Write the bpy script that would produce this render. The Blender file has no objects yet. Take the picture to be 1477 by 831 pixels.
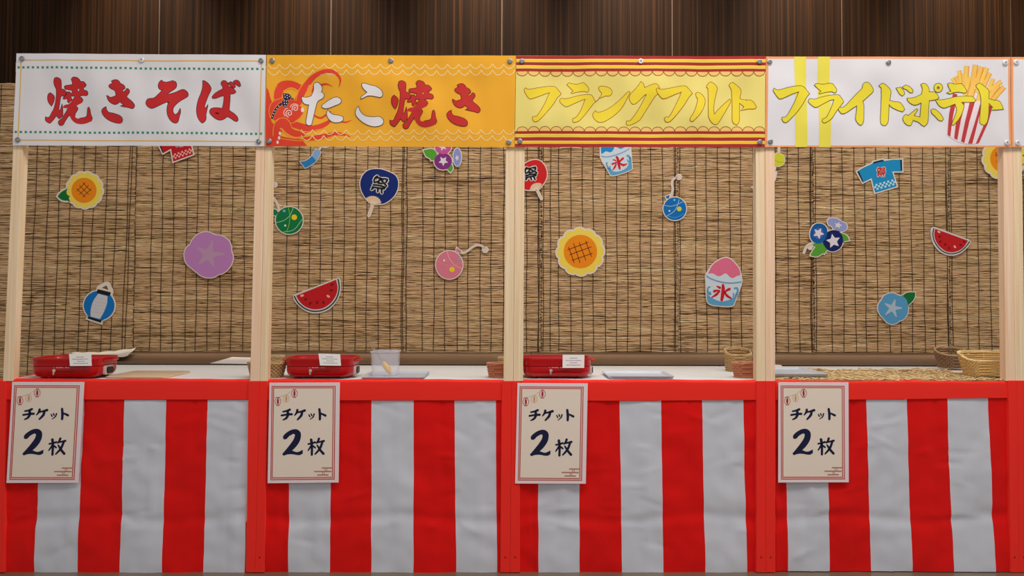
import bpy, bmesh, math, random
import numpy as np
from mathutils import Vector, Matrix, geometry, noise
random.seed(7); RS = np.random.RandomState(7)
PI = math.pi
C = bpy.context.scene.collection
sc = bpy.context.scene

# ------------------------------------------------------------------ camera
FOC = 1150.0                     # focal length in pixels of the 1477 x 831 frame
YAW, PITCH, ROLL = 0.0092, 0.02987, 0.00285
CAM = Vector((-0.03915, -3.34869, 1.14763)); CY = 395.64
_F = Vector((math.sin(YAW)*math.cos(PITCH), math.cos(YAW)*math.cos(PITCH), math.sin(PITCH)))
_R0 = Vector((math.cos(YAW), -math.sin(YAW), 0)); _U0 = _R0.cross(_F)
_R = _R0*math.cos(ROLL) + _U0*math.sin(ROLL); _U = -_R0*math.sin(ROLL) + _U0*math.cos(ROLL)
cd = bpy.data.cameras.new('camera'); cam = bpy.data.objects.new('camera', cd); C.objects.link(cam)
cd.sensor_width = 36; cd.sensor_fit = 'HORIZONTAL'; cd.lens = 36*FOC/1477
cd.shift_y = (CY-415.5)/1477; cd.clip_start = 0.05
M_ = Matrix.Identity(4)
for i in range(3):
    M_[i][0] = _R[i]; M_[i][1] = _U[i]; M_[i][2] = -_F[i]; M_[i][3] = CAM[i]
cam.matrix_world = M_
sc.camera = cam

def px(u, v, Y=0.0):
    """point of the upright plane y = Y seen at u, v: used to take measures off the photograph"""
    d = _R*((u-738.5)/FOC) + _U*((CY-v)/FOC) + _F
    return CAM + d*((Y-CAM.y)/d.y)
def on(u, v, Z):
    d = _R*((u-738.5)/FOC) + _U*((CY-v)/FOC) + _F
    return CAM + d*((Z-CAM.z)/d.z)

# ------------------------------------------------------------------ world, lights, exposure
w = bpy.data.worlds.new('world'); sc.world = w; w.use_nodes = True
w.node_tree.nodes['Background'].inputs[0].default_value = (1.0, 0.965, 0.94, 1)
w.node_tree.nodes['Background'].inputs[1].default_value = 0.42
sc.view_settings.view_transform = 'Standard'; sc.view_settings.look = 'None'
sc.view_settings.gamma = 1.0; sc.view_settings.exposure = 0.28
sc.view_settings.use_curve_mapping = False
def area(name, loc, tgt, sx, sy, power, col):
    l = bpy.data.lights.new(name, 'AREA'); l.shape = 'RECTANGLE'; l.size = sx; l.size_y = sy; l.energy = power; l.color = col
    o = bpy.data.objects.new(name, l); C.objects.link(o); o.location = loc
    o.rotation_euler = (Vector(tgt)-Vector(loc)).to_track_quat('-Z', 'Y').to_euler(); return o
area('ceiling_panel_light', (1.1, -1.8, 4.5), (0.5, 0.3, 0.9), 4.2, 1.0, 140, (1.0, 0.965, 0.925))
area('ceiling_panel_light', (0.5, 0.75, 4.5), (0.4, 1.0, 0.8), 4.6, 0.5, 34, (1.0, 0.95, 0.90))
WALLY = 2.26
FZ = px(736, 826.5, 0).z          # floor level
TZ = px(740, 549, 0).z            # top of the white counter tables
for u in (205, 453, 695, 920, 1160, 1385, 1620):
    l = bpy.data.lights.new('downlight', 'SPOT'); l.energy = 480; l.spot_size = math.radians(50); l.spot_blend = 1.0
    l.shadow_soft_size = 0.04; l.color = (1.0, 0.84, 0.66)
    o = bpy.data.objects.new('downlight', l); C.objects.link(o)
    o.location = (px(u, 40, WALLY).x, WALLY-0.42, 4.52); o.rotation_euler = (math.radians(9), 0, 0)

# ------------------------------------------------------------------ materials
def srgb(r, g, b):
    f = lambda c: ((c/255+0.055)/1.055)**2.4 if c > 10 else c/255/12.92
    return (f(r), f(g), f(b), 1)
MATS = {}
def mat(name, col, rough=0.6, metal=0.0, spec=0.5, var=0.0, vscale=20, bump=0.0, bscale=200, stretch=None, sheen=0.0, alpha=1, trans=0, coat=0.0):
    if name in MATS: return MATS[name]
    m = bpy.data.materials.new(name); m.use_nodes = True; nt = m.node_tree; b = nt.nodes['Principled BSDF']
    c = srgb(*col); b.inputs['Base Color'].default_value = c
    b.inputs['Roughness'].default_value = rough; b.inputs['Metallic'].default_value = metal
    b.inputs['Specular IOR Level'].default_value = spec; b.inputs['Transmission Weight'].default_value = trans
    b.inputs['Sheen Weight'].default_value = sheen; b.inputs['Coat Weight'].default_value = coat
    b.inputs['Alpha'].default_value = alpha
    if var or bump:
        tc = nt.nodes.new('ShaderNodeTexCoord'); mp = nt.nodes.new('ShaderNodeMapping')
        nt.links.new(tc.outputs['Object'], mp.inputs[0])
        if stretch: mp.inputs['Scale'].default_value = stretch
    if var:
        n = nt.nodes.new('ShaderNodeTexNoise'); n.inputs['Scale'].default_value = vscale; n.inputs['Detail'].default_value = 6
        nt.links.new(mp.outputs[0], n.inputs['Vector'])
        r = nt.nodes.new('ShaderNodeMapRange'); r.inputs['From Min'].default_value = .25; r.inputs['From Max'].default_value = .75
        r.inputs['To Min'].default_value = 1-var; r.inputs['To Max'].default_value = 1+var*.6
        nt.links.new(n.outputs[0], r.inputs[0])
        mx = nt.nodes.new('ShaderNodeVectorMath'); mx.operation = 'SCALE'; mx.inputs[0].default_value = c[:3]
        nt.links.new(r.outputs[0], mx.inputs['Scale']); nt.links.new(mx.outputs[0], b.inputs['Base Color'])
    if bump:
        n2 = nt.nodes.new('ShaderNodeTexNoise'); n2.inputs['Scale'].default_value = bscale; n2.inputs['Detail'].default_value = 4
        nt.links.new(mp.outputs[0], n2.inputs['Vector'])
        bp = nt.nodes.new('ShaderNodeBump'); bp.inputs['Strength'].default_value = bump; bp.inputs['Distance'].default_value = 0.002
        nt.links.new(n2.outputs[0], bp.inputs['Height']); nt.links.new(bp.outputs[0], b.inputs['Normal'])
    MATS[name] = m; return m

def ramp_mat(name, stops, vec_scale, scale=1.0, rough=0.5, attr=None, amix=0.5, detail=6, bump=0.0, spec=0.4, second=None):
    m = bpy.data.materials.new(name); m.use_nodes = True; nt = m.node_tree; b = nt.nodes['Principled BSDF']
    tc = nt.nodes.new('ShaderNodeTexCoord'); mp = nt.nodes.new('ShaderNodeMapping'); mp.inputs['Scale'].default_value = vec_scale
    nt.links.new(tc.outputs['Object'], mp.inputs[0])
    n = nt.nodes.new('ShaderNodeTexNoise'); n.inputs['Scale'].default_value = scale; n.inputs['Detail'].default_value = detail
    n.inputs['Roughness'].default_value = 0.65
    nt.links.new(mp.outputs[0], n.inputs['Vector'])
    src = n.outputs[0]
    if second:
        mp2 = nt.nodes.new('ShaderNodeMapping'); mp2.inputs['Scale'].default_value = second
        nt.links.new(tc.outputs['Object'], mp2.inputs[0])
        nn = nt.nodes.new('ShaderNodeTexNoise'); nn.inputs['Scale'].default_value = 1; nn.inputs['Detail'].default_value = 3
        nt.links.new(mp2.outputs[0], nn.inputs['Vector'])
        mx = nt.nodes.new('ShaderNodeMath'); mx.operation = 'MULTIPLY_ADD'; mx.inputs[1].default_value = .5
        ad = nt.nodes.new('ShaderNodeMath'); ad.operation = 'MULTIPLY'; ad.inputs[1].default_value = .5
        nt.links.new(src, ad.inputs[0]); nt.links.new(nn.outputs[0], mx.inputs[0]); nt.links.new(ad.outputs[0], mx.inputs[2]); src = mx.outputs[0]
    if attr:
        a = nt.nodes.new('ShaderNodeAttribute'); a.attribute_name = attr
        x = nt.nodes.new('ShaderNodeMix'); x.data_type = 'FLOAT'; x.inputs[0].default_value = amix
        nt.links.new(src, x.inputs[2]); nt.links.new(a.outputs['Fac'], x.inputs[3]); src = x.outputs[0]
    r = nt.nodes.new('ShaderNodeValToRGB'); cr = r.color_ramp
    while len(cr.elements) < len(stops): cr.elements.new(0.5)
    for e, (p, col) in zip(cr.elements, stops): e.position = p; e.color = srgb(*col)
    nt.links.new(src, r.inputs[0]); nt.links.new(r.outputs[0], b.inputs['Base Color'])
    b.inputs['Roughness'].default_value = rough; b.inputs['Specular IOR Level'].default_value = spec
    if bump:
        bp = nt.nodes.new('ShaderNodeBump'); bp.inputs['Strength'].default_value = bump; bp.inputs['Distance'].default_value = 0.002
        nt.links.new(n.outputs[0], bp.inputs['Height']); nt.links.new(bp.outputs[0], b.inputs['Normal'])
    return m

M_veneer = ramp_mat('dark_veneer', [(.32, (12, 5, 0)), (.46, (30, 15, 4)), (.54, (43, 24, 8)), (.68, (70, 42, 18))], (38, 38, .35), spec=.08, rough=.6, detail=5, second=(150, 150, .5))
M_reed = ramp_mat('reed', [(.16, (108, 80, 48)), (.36, (174, 138, 94)), (.50, (206, 172, 124)), (.62, (216, 176, 140)), (.72, (204, 178, 124)), (.86, (255, 240, 196))], (16, 60, 300), rough=.5, attr='tint', amix=.62, detail=3, bump=.2)
M_reed2 = M_reed
M_pine = ramp_mat('pine', [(.34, (240, 206, 160)), (.5, (248, 220, 180)), (.66, (253, 232, 200))], (70, 70, 1.6), rough=.55, detail=4, bump=.08)
M_pine_pink = ramp_mat('pine_pinkish', [(.34, (246, 202, 162)), (.5, (252, 214, 180)), (.66, (255, 226, 198))], (70, 70, 1.6), rough=.55, detail=4, bump=.08)
M_brown_top = ramp_mat('brown_laminate', [(.35, (96, 74, 56)), (.5, (108, 84, 64)), (.65, (118, 92, 72))], (3, 60, 60), rough=.45)
M_floor = mat('floor', (118, 100, 82), rough=.25, var=.15, vscale=6)
M_plaster = mat('plaster', (196, 186, 172), rough=.9)
M_white_top = mat('white_counter', (240, 240, 238), rough=.5, var=.04, vscale=5)
M_darkedge = mat('dark_edge', (42, 30, 24), rough=.6)
M_steel = mat('steel', (190, 190, 192), rough=.3, metal=1)
M_chrome = mat('chrome', (215, 205, 190), rough=.18, metal=1)
M_grommet = mat('grommet_metal', (150, 150, 152), rough=.38, metal=.85)
M_grommet_light = mat('grommet_light', (235, 236, 238), rough=.35, metal=.3)
M_dark = mat('dark_hole', (40, 40, 42), rough=.7)
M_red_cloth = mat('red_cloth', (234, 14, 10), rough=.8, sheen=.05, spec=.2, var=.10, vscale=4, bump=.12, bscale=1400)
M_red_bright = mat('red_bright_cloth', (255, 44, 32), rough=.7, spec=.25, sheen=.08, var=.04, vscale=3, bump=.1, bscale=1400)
M_white_cloth = mat('white_cloth', (212, 216, 227), rough=.8, sheen=.1, var=.035, vscale=5, bump=.12, bscale=1400)
M_cream_edge = mat('cream_edge', (238, 214, 186), rough=.8)
M_string = mat('blind_string', (62, 42, 24), rough=.9)
M_black = mat('black_plastic', (18, 18, 18), rough=.4)
M_enamel = mat('red_enamel', (186, 2, 12), rough=.28, coat=.15, spec=.4)
M_enamel_dark = mat('red_enamel_slot', (48, 4, 6), rough=.4)
M_pinkmark = mat('pale_pink_mark', (250, 180, 180), rough=.5)
M_paper = mat('paper', (242, 238, 236), rough=.8)
M_foam = mat('foam_board', (226, 218, 208), rough=.8)
def pc(name, r, g, b, rough=.65): return mat('print_'+name, (r, g, b), rough=rough, spec=.22)

# ------------------------------------------------------------------ object helpers
def tag(o, label=None, cat=None, group=None, kind=None):
    if label: o['label'] = label
    if cat: o['category'] = cat
    if group: o['group'] = group
    if kind: o['kind'] = kind
    return o
def empty(name, loc, label=None, cat=None, group=None, kind=None):
    o = bpy.data.objects.new(name, None); o.location = loc; o.empty_display_size = .05; C.objects.link(o)
    return tag(o, label, cat, group, kind)
def origin(root):
    v = Vector((0, 0, 0))
    while root is not None: v = v + root.location; root = root.parent
    return v
def link(name, verts, faces, mats, root=None, mi=None, smooth=False, kind=None, label=None):
    o0 = origin(root)
    me = bpy.data.meshes.new(name)
    me.from_pydata([(v[0]-o0.x, v[1]-o0.y, v[2]-o0.z) for v in verts], [], faces)
    for m in (mats if isinstance(mats, (list, tuple)) else [mats]): me.materials.append(m)
    if mi is not None: me.polygons.foreach_set('material_index', mi)
    if smooth: me.polygons.foreach_set('use_smooth', [True]*len(me.polygons))
    me.update()
    o = bpy.data.objects.new(name, me); C.objects.link(o)
    if root is not None: o.parent = root
    return tag(o, label, kind=kind)
class MB:
    def __init__(s): s.v = []; s.f = []
    def add(s, v, f):
        k = len(s.v); s.v += [tuple(p) for p in v]; s.f += [tuple(i+k for i in q) for q in f]; return s
    def box(s, a, b):
        (x0, y0, z0), (x1, y1, z1) = a, b
        return s.add([(x0,y0,z0),(x1,y0,z0),(x1,y1,z0),(x0,y1,z0),(x0,y0,z1),(x1,y0,z1),(x1,y1,z1),(x0,y1,z1)],
                     [(0,3,2,1),(4,5,6,7),(0,1,5,4),(1,2,6,5),(2,3,7,6),(3,0,4,7)])
    def tube(s, pts, r, n=6, closed=False, caps=True):
        pts = [Vector(p) for p in pts]; m = len(pts); rr = r if isinstance(r, (list, tuple)) else [r]*m
        V = []; prev = None
        for i, p in enumerate(pts):
            if closed: t = pts[(i+1) % m]-pts[i-1]
            else: t = pts[min(i+1, m-1)]-pts[max(i-1, 0)]
            t.normalize()
            a = prev if prev is not None else (Vector((0, 0, 1)) if abs(t.z) < .9 else Vector((1, 0, 0)))
            a = (a - t*a.dot(t))
            if a.length < 1e-6: a = t.orthogonal()
            a.normalize(); prev = a; b = t.cross(a)
            V += [p + (a*math.cos(2*PI*k/n)+b*math.sin(2*PI*k/n))*rr[i] for k in range(n)]
        F = []
        for i in range(m if closed else m-1):
            j = (i+1) % m
            F += [(i*n+k, i*n+(k+1) % n, j*n+(k+1) % n, j*n+k) for k in range(n)]
        if caps and not closed: F += [tuple(range(n))[::-1], tuple((m-1)*n+k for k in range(n))]
        return s.add(V, F)
    def loft(s, rings, cap0=True, cap1=True):
        n = len(rings[0]); V = [p for r in rings for p in r]; F = []
        for i in range(len(rings)-1):
            F += [(i*n+k, i*n+(k+1) % n, (i+1)*n+(k+1) % n, (i+1)*n+k) for k in range(n)]
        if cap0: F.append(tuple(range(n))[::-1])
        if cap1: F.append(tuple((len(rings)-1)*n+k for k in range(n)))
        return s.add(V, F)
    def build(s, name, m, root=None, smooth=False, kind=None, bevel=0, label=None):
        o = link(name, s.v, s.f, m, root, smooth=smooth, kind=kind, label=label)
        if smooth:
            md = o.modifiers.new('es', 'EDGE_SPLIT'); md.split_angle = math.radians(50)
        if bevel:
            md = o.modifiers.new('bv', 'BEVEL'); md.width = bevel; md.segments = 2; md.limit_method = 'ANGLE'
        return o
def rring(cx, cy, z, hx, hy, r, n=6, rot=0.0):
    """rounded-rectangle ring, counter-clockwise seen from above"""
    P = []; ca, sa = math.cos(rot), math.sin(rot); r = min(r, hx, hy)
    for q, (sx, sy) in enumerate(((1, 1), (-1, 1), (-1, -1), (1, -1))):
        for k in range(n+1):
            a = q*PI/2 + k/n*PI/2
            x = sx*(hx-r)+r*math.cos(a); y = sy*(hy-r)+r*math.sin(a)
            P.append((cx+x*ca-y*sa, cy+x*sa+y*ca, z))
    return P

# ------------------------------------------------------------------ flat print helpers (shapes taken off the photograph)
def T(ox, oy, s, pts): return [(ox+x*s, oy+y*s) for x, y in pts]
def smooth_loop(P, n=3, thr=55):
    m = len(P); out = []
    def turn(i):
        a = Vector(P[i])-Vector(P[i-1]); b = Vector(P[(i+1) % m])-Vector(P[i])
        if a.length < 1e-9 or b.length < 1e-9: return 180
        return math.degrees(abs(a.angle_signed(b, 0)))
    sharp = [turn(i) > thr for i in range(m)]
    for i in range(m):
        p1 = Vector(P[i]); p2 = Vector(P[(i+1) % m]); p0 = Vector(P[i-1]); p3 = Vector(P[(i+2) % m])
        L = (p2-p1).length
        def tan(a, b, c, sh):
            if sh: return p2-p1
            d = c-a
            return d.normalized()*L if d.length > 1e-9 else p2-p1
        t1 = tan(p0, p1, p2, sharp[i]); t2 = tan(p1, p2, p3, sharp[(i+1) % m])
        for k in range(n):
            t = k/n; h = t*t*t; q = t*t
            out.append(tuple(p1*(2*h-3*q+1)+t1*(h-2*q+t)+p2*(3*q-2*h)+t2*(h-q)))
    return out
def sarea(P): return sum(P[i-1][0]*P[i][1]-P[i][0]*P[i-1][1] for i in range(len(P)))/2
def offset(P, d):
    if sarea(P) < 0: P = P[::-1]
    out = []; m = len(P)
    for i in range(m):
        a = Vector(P[i])-Vector(P[i-1]); b = Vector(P[(i+1) % m])-Vector(P[i])
        if a.length < 1e-9: a = b
        if b.length < 1e-9: b = a
        a.normalize(); b.normalize()
        na = Vector((a.y, -a.x)); nb = Vector((b.y, -b.x)); s_ = na+nb
        if s_.length < .3: nrm = na
        else:
            s_.normalize(); nrm = s_/max(s_.dot(na), .55)
        out.append((P[i][0]+nrm.x*d, P[i][1]+nrm.y*d))
    return out
def stroke(pts, wd, n=4, cap=True):
    """brush stroke along a centre line: wd is one width or one per point"""
    m = len(pts); W = wd if isinstance(wd, (list, tuple)) else [wd]*m
    Q = []; ww = []
    for i in range(m-1):
        p0 = Vector(pts[max(i-1, 0)]); p1 = Vector(pts[i]); p2 = Vector(pts[i+1]); p3 = Vector(pts[min(i+2, m-1)])
        for k in range(n):
            t = k/n
            Q.append(.5*((2*p1)+(p2-p0)*t+(2*p0-5*p1+4*p2-p3)*t*t+(3*p1-p0-3*p2+p3)*t**3)); ww.append(W[i]*(1-t)+W[i+1]*t)
    Q.append(Vector(pts[-1])); ww.append(W[-1])
    Lf = []; Rt = []
    for i, q in enumerate(Q):
        t = Q[min(i+1, len(Q)-1)]-Q[max(i-1, 0)]
        if t.length < 1e-9: t = Vector((1, 0))
        t.normalize(); nn = Vector((-t.y, t.x))
        Lf.append(tuple(q+nn*ww[i]/2)); Rt.append(tuple(q-nn*ww[i]/2))
    if cap:
        t = (Q[-1]-Q[-2]).normalized(); Lf.append(tuple(Q[-1]+t*ww[-1]*.4))
        t = (Q[0]-Q[1]).normalized(); Rt.insert(0, tuple(Q[0]+t*ww[0]*.4))
    return Lf+Rt[::-1]
def circ(cx, cy, rx, ry=None, n=24, rot=0):
    ry = rx if ry is None else ry; c, s = math.cos(rot), math.sin(rot)
    return [(cx+rx*math.cos(a)*c-ry*math.sin(a)*s, cy+rx*math.cos(a)*s+ry*math.sin(a)*c) for a in (2*PI*k/n for k in range(n))]
def arcline(cx, cy, rx, ry, a0, a1, wd, n=10, rot=0):
    c, s = math.cos(rot), math.sin(rot); P = []
    for k in range(n+1):
        a = math.radians(a0+(a1-a0)*k/n); x = rx*math.cos(a); y = ry*math.sin(a); P.append((cx+x*c-y*s, cy+x*s+y*c))
    return stroke(P, wd, n=1, cap=False)
def flat(name, polys, m, root, Y, thick=0.0, drape=None, lay=0, tofn=None, label=None, kind=None):
    """polys: outlines [(u,v),...] or (outline, [holes]); lifted into the upright plane y=Y"""
    tofn = tofn or (lambda u, v: px(u, v, Y))
    V = []; F = []
    for pl in polys:
        loops = [pl[0]]+list(pl[1]) if isinstance(pl[0], list) else [pl]
        L3 = [[tofn(u, v) for u, v in lp] for lp in loops]
        tri = geometry.tessellate_polygon([[Vector((p.x*100, p.z*100, 0)) for p in lp] for lp in L3])
        base = len(V); allp = [p for lp in L3 for p in lp]; V += [tuple(p) for p in allp]
        for t in tri:
            a, b, c = (allp[i] for i in t)
            cr = (b.x-a.x)*(c.z-a.z)-(b.z-a.z)*(c.x-a.x)
            if abs(cr) < 1e-12: continue
            t = t if cr > 0 else t[::-1]
            F.append(tuple(base+i for i in t))
        if thick:
            nb = len(V); V += [(p.x, p.y+thick, p.z) for p in allp]
            F += [tuple(nb+(i-base) for i in f[::-1]) for f in F if f[0] >= base and max(f) < nb]
            k = 0
            for j, lp in enumerate(L3):
                n = len(lp)
                ar = sum(lp[i-1].x*lp[i].z-lp[i].x*lp[i-1].z for i in range(n))
                flip = (ar > 0) ^ (j > 0)
                for i in range(n):
                    a, b = base+k+i, base+k+(i+1) % n; a2, b2 = nb+k+i, nb+k+(i+1) % n
                    F.append((b, a, a2, b2) if flip else (a, b, b2, a2))
                k += n
    if drape:
        dfn, xs, zs = drape
        bm = bmesh.new(); vs = [bm.verts.new(v) for v in V]
        for f in F:
            try: bm.faces.new([vs[i] for i in f])
            except ValueError: pass
        x0 = min(v[0] for v in V); x1 = max(v[0] for v in V); z0 = min(v[2] for v in V); z1 = max(v[2] for v in V)
        for x in xs:
            if x0 < x < x1: bmesh.ops.bisect_plane(bm, geom=bm.verts[:]+bm.edges[:]+bm.faces[:], dist=4e-6, plane_co=(x, 0, 0), plane_no=(1, 0, 0))
        for z in zs:
            if z0 < z < z1: bmesh.ops.bisect_plane(bm, geom=bm.verts[:]+bm.edges[:]+bm.faces[:], dist=4e-6, plane_co=(0, 0, z), plane_no=(0, 0, 1))
        bmesh.ops.remove_doubles(bm, verts=bm.verts[:], dist=2e-5)
        bm.normal_update()
        bad = [f for f in bm.faces if f.calc_area() < 1e-10]
        if bad: bmesh.ops.delete(bm, geom=bad, context='FACES')
        rev = [f for f in bm.faces if f.normal.y > 0]
        if rev: bmesh.ops.reverse_faces(bm, faces=rev)
        bm.verts.index_update()
        V = [(v.co.x, v.co.y+dfn(v.co.x, v.co.z)-lay*.00018, v.co.z) for v in bm.verts]
        F = [tuple(v.index for v in f.verts) for f in bm.faces]; bm.free()
        return link(name, V, F, m, root, smooth=True, label=label, kind=kind)
    V = [(x, y-lay*.0002, z) for x, y, z in V]
    return link(name, V, F, m, root, label=label, kind=kind)
def sl(ox, oy, s, pts, thr=55): return smooth_loop(T(ox, oy, s, pts), thr=thr)

# ================================================================== THE SETTING
WZ0, WZ1, XL, XR = FZ, 4.6, -5.0, 5.0
link('floor', [(XL, -4.2, FZ), (XR, -4.2, FZ), (XR, WALLY+.1, FZ), (XL, WALLY+.1, FZ)], [(0, 1, 2, 3)], M_floor, kind='structure')
link('ceiling', [(XL, -4.2, WZ1), (XR, -4.2, WZ1), (XR, WALLY+.1, WZ1), (XL, WALLY+.1, WZ1)], [(3, 2, 1, 0)], M_plaster, kind='structure')
wall = MB().box((XL, WALLY+.02, FZ), (XR, WALLY+.12, WZ1)).build('wall_back', M_darkedge, kind='structure')
pitch = (px(1214.6, 60, WALLY).x-px(229, 60, WALLY).x)/4
xs0 = px(229, 60, WALLY).x
for i in range(-3, 9):
    x0 = xs0+(i-1)*pitch; x1 = x0+pitch
    x0 = max(x0, XL); x1 = min(x1, XR)
    if x1-x0 < .1: continue
    MB().box((x0+.0035, WALLY, FZ), (x1-.0035, WALLY+.02, WZ1)).build('veneer_panel', M_veneer, wall)
for i in range(-3, 8):
    x0 = xs0+i*pitch
    if XL < x0 < XR: MB().box((x0-.003, WALLY+.004, FZ), (x0+.003, WALLY+.02, WZ1)).build('joint_strip', mat('joint_strip', (104, 88, 72), rough=.5), wall)

# ================================================================== FRAMES, COUNTERS
FY = 0.0                                     # front face of the posts
POSTS = [  # (stall, left edge top, right edge top, left edge bottom, right edge bottom) at v = 215 / 549
    (0, 18.5, 32.6, 4.0, 18.6, M_pine), (0, 368.6, 381.6, 360.6, 374.6, M_pine_pink),
    (1, 381.9, 392.0, 374.9, 386.0, M_pine), (1, 729.6, 743.0, 726.2, 740.2, M_pine),
    (2, 743.3, 756.8, 740.5, 754.4, M_pine), (2, 1090.0, 1103.6, 1090.7, 1104.2, M_pine),
    (3, 1104.0, 1117.5, 1104.6, 1118.2, M_pine_pink), (3, 1447.0, 1460.8, 1451.0, 1464.5, M_pine_pink),
    (4, 1461.0, 1474.0, 1464.8, 1478.5, M_pine)]
PD = .042
stall_names = ['first stall from the left, with the yakisoba banner', 'second stall, with the orange octopus banner', 'third stall, with the yellow and red striped banner', 'fourth stall, with the french fries banner', 'stall cut off by the right edge of the photo']
frames = []
for k in range(5):
    u = [4, 374.6, 740.4, 1104.4, 1464.6][k]; b = px(u, 549, FY)
    frames.append(empty('stall_frame', (b.x, .02, FZ), ['natural pine post frame of the leftmost stall, under the white banner with red characters',
        'natural pine post frame under the orange octopus banner', 'natural pine post frame under the yellow banner with red stripes',
        'natural pine post frame under the white banner with the fries picture', 'natural pine post at the right photo edge, frame of the cut-off fifth stall'][k], 'stall frame', 'stall frames side by side'))
ZT = px(740, 84, 0).z
for st, a0, a1, b0, b1, m in POSTS:
    def ex(u0, u1, v):                      # edge extended along the post
        return u0+(u1-u0)*(v-215)/(549-215)
    lo = [px(ex(a0, b0, 547), 550, FY), px(ex(a1, b1, 547), 550, FY)]
    hi = [px(ex(a0, b0, 95), 95, FY), px(ex(a1, b1, 95), 95, FY)]
    gl = [px(ex(a0, b0, 800)*.6+b0*.4, 826.5, FY), px(ex(a1, b1, 800)*.6+b1*.4, 826.5, FY)]
    V = []
    for (p, q) in ((lo, 0), (hi, 0)):
        V += [(p[0].x, FY, p[0].z), (p[1].x, FY, p[1].z), (p[1].x, FY+PD, p[1].z), (p[0].x, FY+PD, p[0].z)]
    MB().add(V, [(0, 1, 5, 4), (1, 2, 6, 5), (2, 3, 7, 6), (3, 0, 4, 7), (4, 5, 6, 7), (3, 2, 1, 0)]).build('post', m, frames[st], bevel=.0018)
# red wrapped lower ends, each pair of touching posts
WR = [(0, -9, 8, -9, 6, 549), (0, 358.2, 374, 355.2, 367.8, 549.6), (1, 374.2, 385.5, 368, 380.5, 549.6), (1, 723.8, 738, 721.4, 735.6, 549.6), (2, 738.2, 750, 735.8, 750, 549.6),
      (2, 1091.3, 1104, 1091.3, 1104.6, 549.2), (3, 1104.2, 1118.6, 1104.8, 1118.8, 549.2), (3, 1454.5, 1467, 1457.8, 1470, 548.4), (4, 1467.2, 1481, 1470.2, 1484, 548.4)]
for st, a0, a1, b0, b1, vt in WR:
    Yf = FY-.0035
    t0, t1 = px(a0, vt+.6, Yf), px(a1, vt+.6, Yf); g0, g1 = px(b0, 826, Yf), px(b1, 826, Yf)
    V = []
    for p in ((g0, g1), (t0, t1)):
        V += [(p[0].x, Yf, p[0].z), (p[1].x, Yf, p[1].z), (p[1].x, FY+PD, p[1].z), (p[0].x, FY+PD, p[0].z)]
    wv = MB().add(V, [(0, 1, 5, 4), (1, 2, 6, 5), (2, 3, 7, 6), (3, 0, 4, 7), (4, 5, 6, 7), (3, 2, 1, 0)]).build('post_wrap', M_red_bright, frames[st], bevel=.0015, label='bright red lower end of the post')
    if st in (1, 2) or b0 > 1091:
        c = (g0+g1)/2; zz = px(738, 804, Yf).z
        MB().tube([(c.x, Yf-.001, zz), (c.x, Yf+.002, zz)], .0035, 8).build('screw', mat('screw_dark', (120, 16, 14), rough=.5), wv)
for k in range(5):                           # rails behind the banner and at counter height
    xa = px([20, 383, 744, 1105, 1461][k], 120, FY).x; xb = px([381, 742.5, 1103.5, 1457, 1830][k], 120, FY).x
    zt = px(740, 100, FY).z
    MB().box((xa+.004, FY+.004, zt-.02), (xb-.004, FY+.036, zt+.02)).build('top_rail', M_pine, frames[k])
    za = px(740, 196, FY).z
    MB().box((xa+.004, FY+.004, za-.012), (xb-.004, FY+.036, za+.012)).build('lower_rail', M_pine, frames[k])

YW = on(740, 527.6, TZ).y                   # back edge of the white counters
BZ = TZ+.006
YB = on(740, 508.5, BZ).y                   # where the blinds hang
SX = [px(5, 549, 0).x, px(374.6, 549, 0).x, px(740.4, 549, 0).x, px(1104.4, 549, 0).x, px(1464.6, 549, 0).x, px(1830, 549, 0).x]
for k in range(5):
    x0, x1 = SX[k]+.0015, SX[k+1]-.0015
    t = empty('counter_table', ((x0+x1)/2, YW/2, FZ), ['white-topped counter table holding the leftmost red electric griddle and a beige board',
        'white-topped counter table holding the clear tub on a grey tray', 'white-topped counter table holding a lone pale grey tray and two stacked baskets',
        'white-topped counter table spread with the straw mat', 'white-topped counter table mostly outside the right photo edge'][k], 'table', 'white counter tables behind the stall fronts')
    MB().box((x0, PD+.004, TZ-.028), (x1, YW, TZ)).build('tabletop', M_white_top, t, bevel=.002)
    for sx in (x0+.05, x1-.05):
        for sy in (PD+.06, YW-.05):
            MB().tube([(sx, sy, FZ), (sx, sy, TZ-.028)], .014, 8).build('leg', M_steel, t, smooth=True)
# brown tables behind
bx = [on(187, 508.5, BZ).x, on(771, 520, BZ).x, on(1128, 522, BZ).x, on(1128, 522, BZ).x+1.6]
for k in range(3):
    x0, x1 = bx[k]+.0015, bx[k+1]-.0015
    t = empty('back_table', ((x0+x1)/2, (YW+YB)/2, FZ), ['brown laminate table behind the two left stalls', 'brown laminate table behind the third stall', 'brown laminate table behind the french fries stall'][k], 'table', 'brown tables in front of the blinds')
    y0, y1 = YW+.006, YB+.04
    MB().box((x0, y0+.002, BZ-.03), (x1, y1, BZ)).build('tabletop', M_brown_top, t, bevel=.0015)
    MB().box((x0, y0-.001, BZ-.031), (x1, y0+.002, BZ-.0008)).build('edge_band', M_darkedge, t)
    for sx in (x0+.06, x1-.06):
        for sy in (y0+.06, y1-.06):
            MB().tube([(sx, sy, FZ), (sx, sy, BZ-.03)], .014, 8).build('leg', M_steel, t, smooth=True)

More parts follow.
